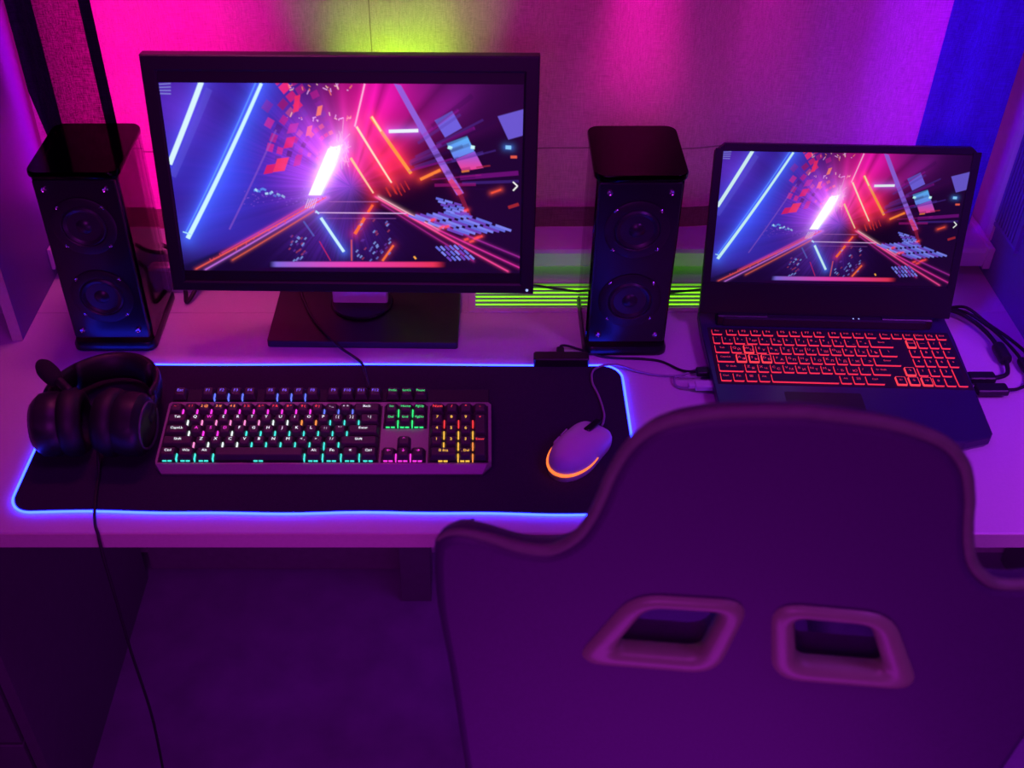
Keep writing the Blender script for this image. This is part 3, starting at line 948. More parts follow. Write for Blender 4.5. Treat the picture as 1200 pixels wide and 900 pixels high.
def cap_mesh(w, h):
    k = (round(w, 2), round(h, 2))
    if k in CAPM:
        return CAPM[k]
    bm = BM()
    W, H = w * U - 0.0012, h * U - 0.0012
    rings = []
    for z, ins, r, dy in ((0.0, 0, 0.0010, 0), (0.0022, 0.0001, 0.0012, 0), (0.0078, 0.0023, 0.0022, 0.0006), (0.0086, 0.0034, 0.0022, 0.0006)):
        rings.append([(x, y + dy, z) for x, y in rrect(W - 2 * ins, H - 2 * ins, r, 2)])
    loft(bm, rings)
    o = link('keycap', bm, key_dark)
    CAPM[k] = o.data
    bpy.data.objects.remove(o)
    return CAPM[k]


BARM = {}


def bar_mesh(kind, colr):
    k = (kind, colr)
    if k in BARM:
        return BARM[k]
    bm = BM()
    if kind == 'gap':
        box(bm, (-0.0007, -0.0075, 0.0), (0.0007, 0.0022, 0.0064), 0.0002)
    else:
        for s in (-0.0040, 0.0028):
            box(bm, (s - 0.0026, -0.0004, 0.0), (s + 0.0026, 0.0006, 0.0022), 0.0002)
    o = link('backlight', bm, glow('backlight_' + colr, ZC[colr], 1.25))
    BARM[k] = o.data
    bpy.data.objects.remove(o)
    return BARM[k]


LEGM = {}


def legend_mesh(s, colr, size=0.0052):
    k = (s, colr, size)
    if k in LEGM:
        return LEGM[k]
    bm = text_bm(s, size, 'CENTER')
    o = link('legend', bm, glow('legend_' + colr, ZC[colr], 1.4))
    LEGM[k] = o.data
    bpy.data.objects.remove(o)
    return LEGM[k]


def key(x, y, w, h, legend, lc, gap=None, front=None, size=0.0066):
    c = share('keycap', cap_mesh(w, h), kb)
    c.location = ((x + w / 2) * U, (y + h / 2) * U, 0.0110)
    if legend:
        l = share('legend', legend_mesh(legend, lc, size), c)
        l.location = (0, (h * U) / 2 - 0.0076, 0.00868)
    if gap:
        b = share('backlight', bar_mesh('gap', gap), c)
        b.location = ((w / 2) * U, -h * U * 0.18, -0.0008)
    if front:
        b = share('backlight', bar_mesh('front', front), c)
        b.location = (0, -h * U / 2 - 0.0001, -0.0010)
    return c


def row(y, x, items, lcol, gcol, front=None):
    n = len(items)
    for i, it in enumerate(items):
        s, w = (it, 1.0) if isinstance(it, str) else it
        lc = lcol(i, s) if callable(lcol) else lcol
        g = gcol(i, s) if callable(gcol) else gcol
        if i == n - 1:
            g = None
        key(x, y, w, 1, s, lc, g, front, 0.0066 if len(s) < 3 else 0.0056)
        x += w


row(0, 0, [('Ctrl', 1.25), ('Win', 1.25), ('Alt', 1.25), ('', 6.25), ('Alt', 1.25), ('Fn', 1.25), ('≡', 1.25), ('Ctrl', 1.25)], 'white', 'teal', 'teal')
row(1, 0, [('Shift', 2.25)] + list('ZXCVBNM') + ['< ,', '> .', '? /'] + [('Shift', 2.75)], 'white', lambda i, s: 'pink' if i == 0 else ('pale' if i < 4 else 'teal'))
row(2, 0, [('CapsLk', 1.75)] + list('ASDFGHJKL') + [': ;', '" \''] + [('Enter', 2.25)], lambda i, s: 'magenta' if i in (1, 2, 3) else 'white', lambda i, s: 'magenta' if i in (1, 2) else ('pale' if i in (0, 3) else 'teal'))
row(3, 0, [('Tab', 1.5)] + list('QWERTYUIOP') + ['{ [', '} ]'] + [('\\ |', 1.5)], lambda i, s: 'magenta' if i == 2 else 'white', lambda i, s: 'pale' if i in (0, 6, 7) else ('orange' if i in (8, 9) else ('pink' if i < 6 else 'teal')))
row(4, 0, ['~ `', '1 !', '2 @', '3 #', '4 $', '5 %', '6 ^', '7 &', '8 *', '9 (', '0 )', '- _', '+ ='] + [('Back', 2)], lambda i, s: 'orange' if i in (2, 3, 4) else ('white' if i > 10 else 'red'), lambda i, s: 'magenta' if i < 10 else 'blue')
for x, s in [(0, 'Esc')] + [(2 + i, 'F%d' % (i + 1)) for i in range(4)] + [(6.5 + i, 'F%d' % (i + 5)) for i in range(4)] + [(11 + i, 'F%d' % (i + 9)) for i in range(4)]:
    key(x, 5.5, 1, 1, s, 'violet', 'blue' if s in ('F1', 'F2', 'F3', 'F5', 'F6', 'F7') else None)
for i, s in enumerate(('PrtSc', 'ScrLk', 'Pause')):
    key(15.25 + i, 5.5, 1, 1, s, 'green', None, None, 0.0052)
for i, s in enumerate(('Ins', 'Home', 'PgUp')):
    key(15.25 + i, 4, 1, 1, s, 'green', 'green' if i < 2 else None, None, 0.0054)
for i, s in enumerate(('Del', 'End', 'PgDn')):
    key(15.25 + i, 3, 1, 1, s, 'green', 'green' if i < 2 else None, 'green', 0.0054)
key(16.25, 1, 1, 1, '↑', 'magenta')
for i, s in enumerate('←↓→'):
    key(15.25 + i, 0, 1, 1, s, 'magenta', 'magenta' if i < 2 else None, 'magenta')
for r_, y in ((('Num', '/', '*', '-'), 4), (('7', '8', '9'), 3), (('4', '5', '6'), 2), (('1', '2', '3'), 1)):
    for i, s in enumerate(r_):
        key(18.5 + i, y, 1, 1, s, 'red' if y == 4 else 'amber', (('red' if y == 3 else 'amber') if y < 4 else None) if not (i == 2 and y == 1) else 'orange')
key(21.5, 2, 1, 2, '+', 'red'); key(21.5, 0, 1, 2, 'Enter', 'red', None, None, 0.0052)
key(18.5, 0, 2, 1, '0 Ins', 'amber', 'amber', 'amber'); key(20.5, 0, 1, 1, '. Del', 'amber', 'orange', 'amber', 0.0054)
# cable from the back of the keyboard over the monitor's foot; built in world axes
Mi = (Matrix.Translation(kb.location) @ kb.rotation_euler.to_matrix().to_4x4()).inverted()
bm = BM(); tube(bm, [Mi @ Vector((x, y, D + z)) for x, y, z in ((-0.150, 1.207, 0.028), (-0.160, 1.258, 0.012), (-0.170, 1.293, 0.007), (-0.199, 1.318, 0.012), (-0.2115, 1.330, 0.0165), (-0.2466, 1.385, 0.0150), (-0.2695, 1.44, 0.0150), (-0.285, 1.50, 0.0140), (-0.290, 1.53, 0.012))], 0.0022, 8)
link('cable', bm, rubber, kb, True)

# ================================================================== MOUSE
mouse = thing('mouse', 'white mouse with a glowing orange rim on the right of the mat', 'mouse', (0.1330, 1.0955, D + 0.0042), (0, 0, -0.60))
bm = BM()
rings = []
LEN = 0.112
prof = [(0.0, 0.030, 1.0), (0.004, 0.0305, 1.0), (0.014, 0.0305, 1.0), (0.022, 0.0285, 0.97), (0.029, 0.0235, 0.88), (0.034, 0.0165, 0.72), (0.0370, 0.008, 0.45), (0.0378, 0.001, 0.05)]
def mouse_ring(z, w, l, dz=0.0):
    out = []
    for k in range(40):
        a = 2 * math.pi * k / 40
        c, s = math.cos(a), math.sin(a)
        ex = 0.52 if s > 0 else 0.95
        x = w * math.copysign(abs(c) ** ex, c)
        y = LEN / 2 * l * (math.copysign(abs(s) ** (0.62 if s > 0 else 0.95), s))
        waist = 1 - 0.07 * math.exp(-((y - 0.012) / 0.022) ** 2)
        zz = z * (1 - 0.42 * max(0, (y - 0.002) / 0.058) ** 1.2)
        out.append((x * waist, y - (0.008 if z > .03 else 0) * (z - .03) / .008, zz + dz))
    return out
loft(bm, [mouse_ring(*p_) for p_ in prof])
body = link('shell', bm, mouse_white, mouse, True, 60)
# light rim around the rear
rim = [p_ for p_ in mouse_ring(0.0125, 0.0309, 1.012)]
rp = [(p_[0], p_[1], 0.0120) for p_ in rim[19:]] + [(rim[0][0], rim[0][1], 0.0120)]
bm = BM(); tube(bm, rp[0:] , lambda t: 0.0010 + 0.0013 * math.sin(math.pi * t), 6, smooth_n=3)
bm.verts.ensure_lookup_table()
mrim = link('light_rim', bm, None, mouse, True)
mrim.data.materials.clear()
m = glow('mouse_rim', (1.0, 0.16, 0.03), 1.7)
mrim.data.materials.append(m)
bm = BM(); slab(bm, (0, 0.036, 0.0305), (0.0095, 0.036, 0.004), 0.003, 0.001); wz = link('wheel_slot', bm, black_gl, mouse); wz.rotation_euler = (-0.20, 0, 0); wz.location = (0, -0.0062, 0.0055)
bm = BM(); lathe(bm, [(0.0085, -0.0032), (0.0095, -0.002), (0.0095, 0.002), (0.0085, 0.0032)], (0, 0.0355, 0.0205), 'x', 20); link('scroll_wheel', bm, rubber, wz, True, 40)
bm = BM()
for (xx, yy) in ((-0.0284, 0.010), (-0.0286, -0.008)):
    slab(bm, (xx, yy, 0.0195), (0.016, 0.0045, 0.002), 0.002, 0.0006, 'x')
link('side_button', bm, mouse_white, mouse)
bm = BM()
arc = [(0.0085 * math.cos(a), -0.030 + 0.0105 * math.sin(a)) for a in np.linspace(0.75, 5.9, 26)]
arc += [(0.0085 * math.cos(5.9) , -0.030), (0.0015, -0.030)]
ringpts = []
def mouse_top(x, y):
    pz = [mouse_ring(*q) for q in prof]
    best = 0.0375
    r_ = math.hypot(x / 0.0305, y / 0.058)
    zs = [(q[1] / 0.0305, q[0]) for q in prof]
    zs.sort()
    return float(np.interp(r_, [a for a, b in zs], [b for a, b in zs])) + 0.0004
tube(bm, [(x, y, mouse_top(x, y) * 1.0) for x, y in arc], 0.0007, 5, smooth_n=2)
link('logo', bm, mat('mouse_logo', (0.42, 0.30, 0.46), 0.5), mouse)
Mm = (Matrix.Translation(mouse.location) @ mouse.rotation_euler.to_matrix().to_4x4()).inverted()
bm = BM()
tube(bm, [Mm @ Vector((x, y, D + z)) for x, y, z in ((0.1690, 1.1480, 0.012), (0.1720, 1.160, 0.0085), (0.1745, 1.18, 0.0065), (0.1705, 1.215, 0.0065), (0.1635, 1.25, 0.0065), (0.1700, 1.276, 0.0075), (0.1985, 1.2855, 0.0080), (0.236, 1.274, 0.003), (0.267, 1.266, 0.003), (0.2950, 1.268, 0.003), (0.325, 1.285, 0.003), (0.336, 1.283, 0.003), (0.332, 1.268, 0.003), (0.305, 1.258, 0.006), (0.284, 1.258, 0.007), (0.2815, 1.245, 0.004), (0.290, 1.235, 0.006), (0.304, 1.2325, 0.009))], 0.0016, 8)
link('cable', bm, mat('mouse_cable', (0.30, 0.25, 0.34), 0.5), mouse, True)
bm = BM(); slab(bm, (0, 0, 0), (0.034, 0.0145, 0.0085), 0.002, 0.001)
slab(bm, (-0.021, 0, 0), (0.010, 0.007, 0.006), 0.0015, 0.0006)
bm.transform(Mm @ Matrix.Translation((0.3240, 1.2335, D + 0.011)))
link('usb_plug', bm, mouse_white, mouse)

# ================================================================== LAPTOP
LY = -0.042
lap = thing('laptop', 'open black gaming laptop with red backlit keys on the right of the desk', 'laptop', (0.5141, 1.3637, D), (0, 0, LY))
bm = BM()
ol = [(-0.181, 0.024), (-0.170, 0.030), (0.170, 0.030), (0.187, 0.024), (0.187, -0.03), (0.1790, -0.236), (0.1740, -0.2440), (0.138, -0.2560), (-0.136, -0.2560), (-0.170, -0.2440), (-0.174, -0.236), (-0.181, -0.03)]
loft(bm, [[(x * 0.985, y * 0.985, 0.002) for x, y in ol], [(x, y, 0.010) for x, y in ol], [(x, y, 0.0205) for x, y in ol], [(x * 0.994, y * 0.994, 0.0225) for x, y in ol]])
lbase = link('base', bm, mat('laptop_shell', (0.030, 0.018, 0.075), 0.30, var=0.06, scale=300), lap)
bm = BM(); box(bm, (-0.1715, -0.1475, 0.0222), (0.1805, -0.0150, 0.0229), 0.0002); link('key_bed', bm, black_mt, lap)
bm = BM(); slab(bm, (-0.03, -0.20, 0.0226), (0.105, 0.078, 0.0008), 0.003, 0.0003); link('touchpad', bm, black_pl, lap)
for s in (-1, 1):
    bm = BM(); slab(bm, (s * 0.120, 0.001, 0.030), (0.020, 0.020, 0.075), 0.005, 0.0015, 'x'); link('hinge', bm, black_pl, lap)
LSW, LSH, LT = 0.344, 0.1935, 0.256
bm = BM()
zt = LSH + 0.0105
lo = [(-0.1835, -0.050), (0.1835, -0.050), (0.1835, zt - 0.012), (0.170, zt), (-0.170, zt), (-0.1835, zt - 0.012)]
lx, lz0, lz1 = LSW / 2, 0.0, LSH
loft(bm, [[(x, -0.0015, z) for x, z in lo], [(x, 0.0065, z) for x, z in lo], [(x * 0.97, 0.009, z * 0.97 - 0.001) for x, z in lo]])
lid = tilt_parent(link('lid', bm, black_pl, lap), 0.0849, LT)
lid.location.y = 0.0149
pl_ = share('display', picture_mesh('display', screen_mat('laptop_picture', 0.9, (0.95, 1.0, 0.95))), lid)
pl_.location = (0, -0.0019, 0); pl_.scale = (LSW, 1, LSH)
bm = BM()
for xa, xb, za, zb in ((-0.183, -lx, -0.004, LSH + 0.004), (lx, 0.183, -0.004, LSH + 0.004), (-0.183, 0.183, -0.049, -0.001), (-0.170, 0.170, LSH + 0.001, zt - 0.001)):
    box(bm, (xa, -0.0036, za), (xb, -0.0015, zb), 0.0004)
link('lid_bezel', bm, black_pl, lid)
bm = BM(); slab(bm, (0.0, -0.004, 0.0300), (0.300, 0.014, 0.016), 0.005, 0.002); link('hinge_cover', bm, black_mt, lap)
for i in range(2):
    bm = BM(); slab(bm, (0.042 + 0.008 * i, -0.006, 0.0381), (0.0022, 0.0022, 0.0006), 0.001, 0.0002); link('status_light', bm, glow('blue_led', (0.35, 0.45, 1.0), 1.2), lap)
# keys: dark tops, glowing sides and legends
red_side = glow('red_backlight', (1.0, 0.028, 0.075), 1.0)
red_side2 = glow('orange_backlight', (1.0, 0.045, 0.065), 1.2)
red_leg = glow('red_legend', (0.9, 0.03, 0.10), 1.0)
ltop = mat('laptop_key', (0.018, 0.010, 0.022), 0.5, var=0.1)
LK = {}


def lkey(x, y, w, h, s, hot=False):
    k = (round(w, 4), round(h, 4), hot)
    if k not in LK:
        bm = BM()
        W, H = w - 0.0034, h - 0.0034
        r0 = rrect(W, H, 0.0014, 2); r1 = rrect(W - 0.0007, H - 0.0007, 0.0013, 2)
        if hot:
            r2 = rrect(W - 0.0026, H - 0.0026, 0.001, 2)
            loft(bm, [[(a, b, 0) for a, b in r0], [(a, b, 0.0024) for a, b in r1], [(a, b, 0.0025) for a, b in r2]], cap1=False, mi=1)
            bm.faces.new([bm.verts.new((a, b, 0.0025)) for a, b in r2]).material_index = 0
        else:
            loft(bm, [[(a, b, 0) for a, b in r0], [(a, b, 0.0022) for a, b in r1]], cap1=False, mi=1)
            loft(bm, [[(a, b, 0.0022) for a, b in r1], [(a * 0.97, b * 0.97, 0.0026) for a, b in r1]], cap0=False, mi=0)
        o = link('key', bm, [ltop, red_side2 if hot else red_side])
        LK[k] = o.data
        bpy.data.objects.remove(o)
    o = share('key', LK[k], lap)
    o.location = (x + w / 2, y + h / 2, 0.0229)
    if s:
        kk = ('L', s)
        if kk not in LEGM:
            bm = BM()
            parts = s.split('|')
            for i, t_ in enumerate(parts):
                tb = text_bm(t_, 0.0068 if len(t_) < 3 else 0.0050, 'CENTER')
                tb.transform(Matrix.Translation((0 if len(parts) == 1 else (-0.0028 if i == 0 else 0.0034), 0.0012 if i == 0 else -0.0026, 0)))
                me_ = bpy.data.meshes.new('t'); tb.to_mesh(me_); tb.free(); bm.from_mesh(me_); bpy.data.meshes.remove(me_)
            q = link('legend', bm, red_leg)
            LEGM[kk] = q.data
            bpy.data.objects.remove(q)
        l = share('legend', LEGM[kk], o)
        l.location = (0, 0, 0.00268)


KP, RP = 0.0178, 0.0216
KX, KY = -0.1680, -0.1440


def lrow(ry, x, items, h=RP, hot=()):
    for it in items:
        s, w = (it, 1.0) if isinstance(it, str) else it
        if s != '_':
            lkey(KX + x * KP, KY + ry, w * KP, h, s, s in hot)
        x += w


lrow(0, 0, [('Ctrl', 1), ('Fn', 1), ('⊞', 1), ('Alt', 1), ('', 5.35), ('Alt', 1), ('▤', 1), ('Ctrl', 1.55)])
lrow(RP, 0, [('⇧ Shift', 2.1), 'Z|Я', 'X|Ч', 'C|С', 'V|М', 'B|И', 'N|Т', 'M|Ь', ',|Б', '.|Ю', '/|.', ('⇧ Shift', 1.55)])
lrow(2 * RP, 0, [('CapsLk', 1.55), 'A|Ф', 'S|Ы', 'D|В', 'F|А', 'G|П', 'H|Р', 'J|О', 'K|Л', 'L|Д', ';|Ж', "'|Э", ('Enter', 2.2)], hot=('A|Ф', 'S|Ы', 'D|В'))
lrow(3 * RP, 0, [('Tab', 1.3), 'Q|Й', 'W|Ц', 'E|У', 'R|К', 'T|Е', 'Y|Н', 'U|Г', 'I|Ш', 'O|Щ', 'P|З', '[|Х', ']|Ъ', ('\\', 1.45)], hot=('W|Ц',))
lrow(4 * RP, 0, [('`', 0.72), '1|!', '2|"', '3|№', '4|;', '5|%', '6|:', '7|?', '8|*', '9|(', '0|)', '-|_', '=|+', ('Back', 2.0)])
FH = 0.0165
lrow(5 * RP, 0, [('Esc', 1), ('_', 0.2)] + ['F1', 'F2', 'F3', 'F4', ('_', 0.2), 'F5', 'F6', 'F7', 'F8', ('_', 0.2), 'F9', 'F10', 'F11', 'F12', ('_', 0.2), ('Pau', 0.95), ('Prt', 0.95)], FH)
NP = 0.0162
nx = KX + 0.2790
for j, items in enumerate((('→', '0', '.', 'Ent'), ('1', '2', '3', ''), ('4', '5', '6', '+'), ('7', '8', '9', '*'), ('Num', '—', '/', '-'))):
    for i, s in enumerate(items):
        if s == '':
            continue
        if s == 'Ent':
            lkey(nx + i * NP, KY, NP, 2 * RP, '')
            continue
        if s == '→':
            continue
        lkey(nx + i * NP, KY + j * RP, NP, RP, s, s in ('Num',))
for i, s in enumerate(('Del', 'Hm', 'Pg', 'End')):
    lkey(nx + i * NP, KY + 5 * RP, NP, FH, s)
for i, s in enumerate(('←', '↓', '→')):
    lkey(nx - 0.0365 + i * 0.0178 + 0.0005, KY, 0.0178, RP, s, True)
lkey(nx - 0.0182, KY + RP, 0.0178, RP, '↑', True)

# ================================================================== CABLES
def cable(name, label, pts, r, m=rubber, extra=None):
    t = thing(name, label, 'cable', (0, 0, D))
    bm = BM(); tube(bm, pts, r, 8); link('cord', bm, m, t, True)
    return t


c1 = cable('cable', 'thick black cable with a round ferrite bead plugged into the right side of the laptop',
           [(0.715, 1.418, 0.012), (0.735, 1.402, 0.014), (0.752, 1.380, 0.012), (0.763, 1.35, 0.010), (0.7655, 1.315, 0.010), (0.764, 1.285, 0.010), (0.757, 1.262, 0.010), (0.742, 1.2520, 0.011), (0.726, 1.2495, 0.012)], 0.0032)
bm = BM(); lathe(bm, [(0.004, -0.019), (0.0085, -0.017), (0.0095, -0.013), (0.0095, 0.013), (0.0085, 0.017), (0.004, 0.019)], (0, 0, 0), 'y', 14)
fb = link('ferrite_bead', bm, black_pl, c1, True, 35); fb.location = (0.7655, 1.308, 0.0105)
bm = BM(); slab(bm, (0.7150, 1.2495, 0.0125), (0.038, 0.017, 0.010), 0.003, 0.0015); link('plug', bm, black_pl, c1)
c2 = cable('cable', 'thin black cable looping to the front plug on the right side of the laptop',
           [(0.718, 1.424, 0.010), (0.744, 1.402, 0.016), (0.768, 1.372, 0.012), (0.783, 1.335, 0.009), (0.7895, 1.30, 0.008), (0.7875, 1.265, 0.008), (0.777, 1.240, 0.008), (0.758, 1.2275, 0.009), (0.738, 1.2235, 0.011)], 0.0024)
bm = BM(); lathe(bm, [(0.0028, -0.014), (0.0060, -0.012), (0.0068, -0.008), (0.0068, 0.008), (0.0060, 0.012), (0.0028, 0.014)], (0, 0, 0), 'y', 12)
fb = link('ferrite_bead', bm, black_pl, c2, True, 35); fb.location = (0.7890, 1.282, 0.0085)
bm = BM(); slab(bm, (0.720, 1.2225, 0.0125), (0.044, 0.019, 0.010), 0.003, 0.0015); link('plug', bm, black_pl, c2)
c3 = cable('cable', 'straight black cable running to the right from behind the laptop hinge',
           [(0.722, 1.421, 0.011), (0.745, 1.409, 0.020), (0.772, 1.384, 0.0085), (0.797, 1.346, 0.004), (0.812, 1.30, 0.003), (0.835, 1.195, 0.003), (0.92, 1.15, 0.003), (1.06, 1.18, 0.003), (1.20, 1.35, 0.003), (1.27, 1.56, 0.003)], 0.0024)
c4 = cable('cable', 'black cable lying over the green grille behind the right speaker',
           [(0.050, 1.502, 0.004), (0.09, 1.494, 0.0042), (0.135, 1.482, 0.0042), (0.178, 1.4745, 0.0042), (0.24, 1.472, 0.0042), (0.30, 1.474, 0.0042), (0.36, 1.482, 0.0042), (0.42, 1.489, 0.0042)], 0.0022)
c5 = cable('cable', 'black cable hanging from the sill behind the left speaker',
           [(-0.500, 1.512, 0.0895), (-0.512, 1.513, 0.079), (-0.49, 1.51, 0.068), (-0.468, 1.505, 0.060), (-0.445, 1.495, 0.070), (-0.43, 1.49, 0.085)], 0.0035)
c6 = cable('cable', 'black cable curled on the desk behind the left speaker and monitor',
           [(-0.47, 1.50, 0.004), (-0.462, 1.475, 0.004), (-0.455, 1.45, 0.004), (-0.445, 1.47, 0.012), (-0.435, 1.50, 0.030), (-0.42, 1.51, 0.04)], 0.0035)
ad = thing('power_adapter', 'pale plastic power adapter on the desk between left speaker and monitor', 'adapter', (-0.470, 1.494, D))
bm = BM(); slab(bm, (0, 0, 0.021), (0.055, 0.028, 0.042), 0.004, 0.002); link('body', bm, grey_pl, ad)
bm = BM(); slab(bm, (0.0, -0.010, 0.0445), (0.030, 0.006, 0.005), 0.001, 0.0005); link('plug_cover', bm, sill_mat, ad)

# ================================================================== HEADSET
hs = thing('headset', 'black gaming headset with boom microphone lying on the left end of the mat', 'headset', (-0.500, 1.115, D + 0.004))
leather = mat('headset_leather', (0.009, 0.007, 0.010), 0.55, var=0.1, scale=300, bump=0.1)


def cup(x, s, tilt):
    bm = BM(); lathe(bm, [(0.020, -0.024), (0.036, -0.022), (0.043, -0.016), (0.0445, -0.006), (0.044, 0.002), (0.041, 0.006)], (0, 0, 0), 'x', 28, 0.95, 1.0)
    c = link('ear_cup', bm, black_pl, hs, True, 40)
    c.location = (x, -0.008, 0.0475)
    c.rotation_euler = (0.25, 0, tilt)
    c.scale = (1.3, 1.0, 1.0)
    if s < 0:
        c.data.transform(Matrix.Scale(1, 4))
    else:
        c.data.transform(Matrix.Scale(-1, 4, (1, 0, 0)))
        c.data.flip_normals()
    bm = BM(); lathe(bm, [(0.026, 0.003), (0.042, 0.004), (0.047, 0.010), (0.047, 0.018), (0.041, 0.026), (0.031, 0.027), (0.025, 0.019), (0.024, 0.006)], (0, 0, 0), 'x', 28, 0.95, 1.0)
    if s > 0:
        bm.transform(Matrix.Scale(-1, 4, (1, 0, 0)))
    q = link('ear_cushion', bm, leather, c, True)
    bm = BM(); lathe(bm, [(0.030, -0.0225), (0.032, -0.0245), (0.034, -0.0225)], (0, 0, 0), 'x', 28, 0.95, 1.0)
    if s > 0:
        bm.transform(Matrix.Scale(-1, 4, (1, 0, 0)))
    link('accent_ring', bm, mat('headset_ring', (0.10, 0.09, 0.12), 0.25, var=0.05), c, True)
    return c


cL = cup(-0.046, -1, 0.12)
cR = cup(0.042, 1, -0.12)
arch = []
for a in np.linspace(-0.18, math.pi + 0.18, 26):
    arch.append((0.0700 * math.cos(a) - 0.002, 0.045 + 0.095 * max(-0.5, math.sin(a)), 0.052 - 0.020 * math.sin(a)))
bm = BM(); tube(bm, arch, 0.006, 10, smooth_n=2, r2=0.017, flat=(1, 0, 0)); link('headband', bm, black_pl, hs, True)
bm = BM(); tube(bm, [(x * 0.93, y - 0.006, z + 0.001) for x, y, z in arch[6:20]], 0.009, 10, smooth_n=2, r2=0.020, flat=(1, 0, 0)); link('headband_pad', bm, leather, hs, True)
for s in (-1, 1):
    bm = BM(); tube(bm, [(s * 0.069 - .002, 0.040, 0.052), (s * 0.073 - .002, 0.018, 0.056), (s * 0.072 - .002, -0.008, 0.052)], 0.006, 8, smooth_n=4, r2=0.011, flat=(1, 0, 0)); link('yoke', bm, black_pl, hs, True)
bm = BM(); tube(bm, [(-0.028, 0.010, 0.086), (-0.045, 0.026, 0.090), (-0.062, 0.040, 0.094)], 0.0060, 10, smooth_n=5); mic = link('microphone_boom', bm, black_pl, hs, True)
bm = BM(); tube(bm, [(-0.048, 0.026, 0.090), (-0.058, 0.036, 0.092), (-0.070, 0.048, 0.095), (-0.079, 0.057, 0.097)], lambda t: 0.013 * (math.sin(math.pi * (0.12 + 0.80 * t)) ** 0.5), 14, smooth_n=6); link('microphone_foam', bm, foam, mic, True)
bm = BM()
tube(bm, [(0.004, -0.030, 0.022), (0.009, -0.055, 0.006), (0.014, -0.09, 0.0035), (0.021, -0.125, 0.0035), (0.028, -0.148, 0.0032), (0.033, -0.158, -0.0005), (0.034, -0.1625, -0.010), (0.033, -0.163, -0.05), (0.030, -0.158, -0.12), (0.022, -0.145, -0.25), (0.018, -0.135, -0.42), (0.0, -0.12, -0.62), (-0.01, -0.10, -0.738)], 0.0021, 8)
link('cable', bm, rubber, hs, True)

# ================================================================== CHAIR
CS = 0.90
CY = -0.0984
P0 = Vector((0.2776 * CS, 0.72 * CS, 1.0239 - (1.0239 - 0.1511) * CS + D))
chair = thing('gaming_chair', 'dark gaming chair seen from behind with two harness openings, in front of the desk', 'chair', (P0.x, P0.y, 0), (0, 0, CY))
half = [(0.0, 0.2475), (0.047, 0.2438), (0.083, 0.238), (0.1195, 0.2235), (0.142, 0.1995), (0.156, 0.164), (0.1640, 0.130), (0.1715, 0.103), (0.182, 0.078), (0.1975, 0.060), (0.213, 0.0520), (0.238, 0.0535), (0.270, 0.063), (0.298, 0.0665), (0.316, 0.057), (0.3235, 0.0335), (0.322, -0.05), (0.311, -0.157), (0.299, -0.30), (0.285, -0.44), (0.255, -0.50), (0.10, -0.515)]
half_s = [v for v in spline([(x, z, 0) for x, z in half], 6)]
outl = [(v.x, v.y) for v in half_s] + [(-v.x, v.y) for v in half_s[::-1][:-1]]
outl = [(x * CS, z * CS) for x, z in outl]
zc = P0.z


def offs(pts, d):
    n = len(pts)
    A = sum(pts[i][0] * pts[(i + 1) % n][1] - pts[(i + 1) % n][0] * pts[i][1] for i in range(n))
    s = 1 if A > 0 else -1
    out = []
    for i in range(n):
        a, b = pts[i - 1], pts[(i + 1) % n]
        dx, dy = b[0] - a[0], b[1] - a[1]
        L = math.hypot(dx, dy) or 1
        out.append((pts[i][0] - s * dy / L * d, pts[i][1] + s * dx / L * d))
    return out


def rounded(pts, r, seg=5):
    out = []
    n = len(pts)
    for i in range(n):
        p_, a, b = Vector(pts[i]), Vector(pts[i - 1]), Vector(pts[(i + 1) % n])
        u, v = (a - p_).normalized(), (b - p_).normalized()
        rr = min(r, (a - p_).length * 0.45, (b - p_).length * 0.45)
        q0, q1 = p_ + u * rr, p_ + v * rr
        for k in range(seg + 1):
            t = k / seg
            w = q0 * (1 - t) ** 2 + p_ * 2 * t * (1 - t) + q1 * t * t
            out.append((w.x, w.y))
    return out


hole_o = [(0.0085, 0.0085), (0.1255, 0.0060), (0.1790, -0.109), (0.0275, -0.109)]     # outer edge of the plastic surround
hole_i = [(0.0345, -0.010), (0.108, -0.012), (0.1370, -0.082), (0.0490, -0.082)]
rings_ = {}
for s in (1, -1):
    ro = rounded([(s * x * CS, z * CS) for x, z in hole_o], 0.028, 6)
    ri = rounded([(s * x * CS, z * CS) for x, z in hole_i], 0.013, 6)
    rings_[s] = (ro, ri)
TH = 0.048
bm = BM()
lv = [(0.010, 0.0), (0.002, 0.004), (0.0, 0.011), (0.004, 0.022), (0.015, 0.036), (0.032, TH)]


def depth(x):
    a = max(0.0, abs(x) - 0.13)
    return 0.12 * a * a


loops = []
for ins, n_ in lv:
    loops.append([bm.verts.new((x, n_ + depth(x), zc + z)) for x, z in (outl if ins == 0 else offs(outl, ins))])
nO = len(outl)
for a, b in zip(loops[:-1], loops[1:]):
    for i in range(nO):
        j = (i + 1) % nO
        bm.faces.new((a[i], a[j], b[j], b[i])).smooth = True
hl = {}
for s in (1, -1):
    mid = [((a[0] + b[0]) / 2, (a[1] + b[1]) / 2) for a, b in zip(*rings_[s])]
    f0 = [bm.verts.new((x, depth(x), zc + z)) for x, z in mid]
    f1 = [bm.verts.new((x, TH + depth(x), zc + z)) for x, z in mid]
    for i in range(len(mid)):
        j = (i + 1) % len(mid)
        bm.faces.new((f0[i], f0[j], f1[j], f1[i]))
    hl[s] = (f0, f1)
for which, lp in ((0, loops[0]), (1, loops[-1])):
    edges = []
    for L_ in (lp, hl[1][which], hl[-1][which]):
        for i in range(len(L_)):
            v1, v2 = L_[i], L_[(i + 1) % len(L_)]
            e = bm.edges.get((v1, v2)) or bm.edges.new((v1, v2))
            edges.append(e)
    bmesh.ops.triangle_fill(bm, use_beauty=True, use_dissolve=False, edges=edges)
link('backrest', bm, chair_cloth, chair)
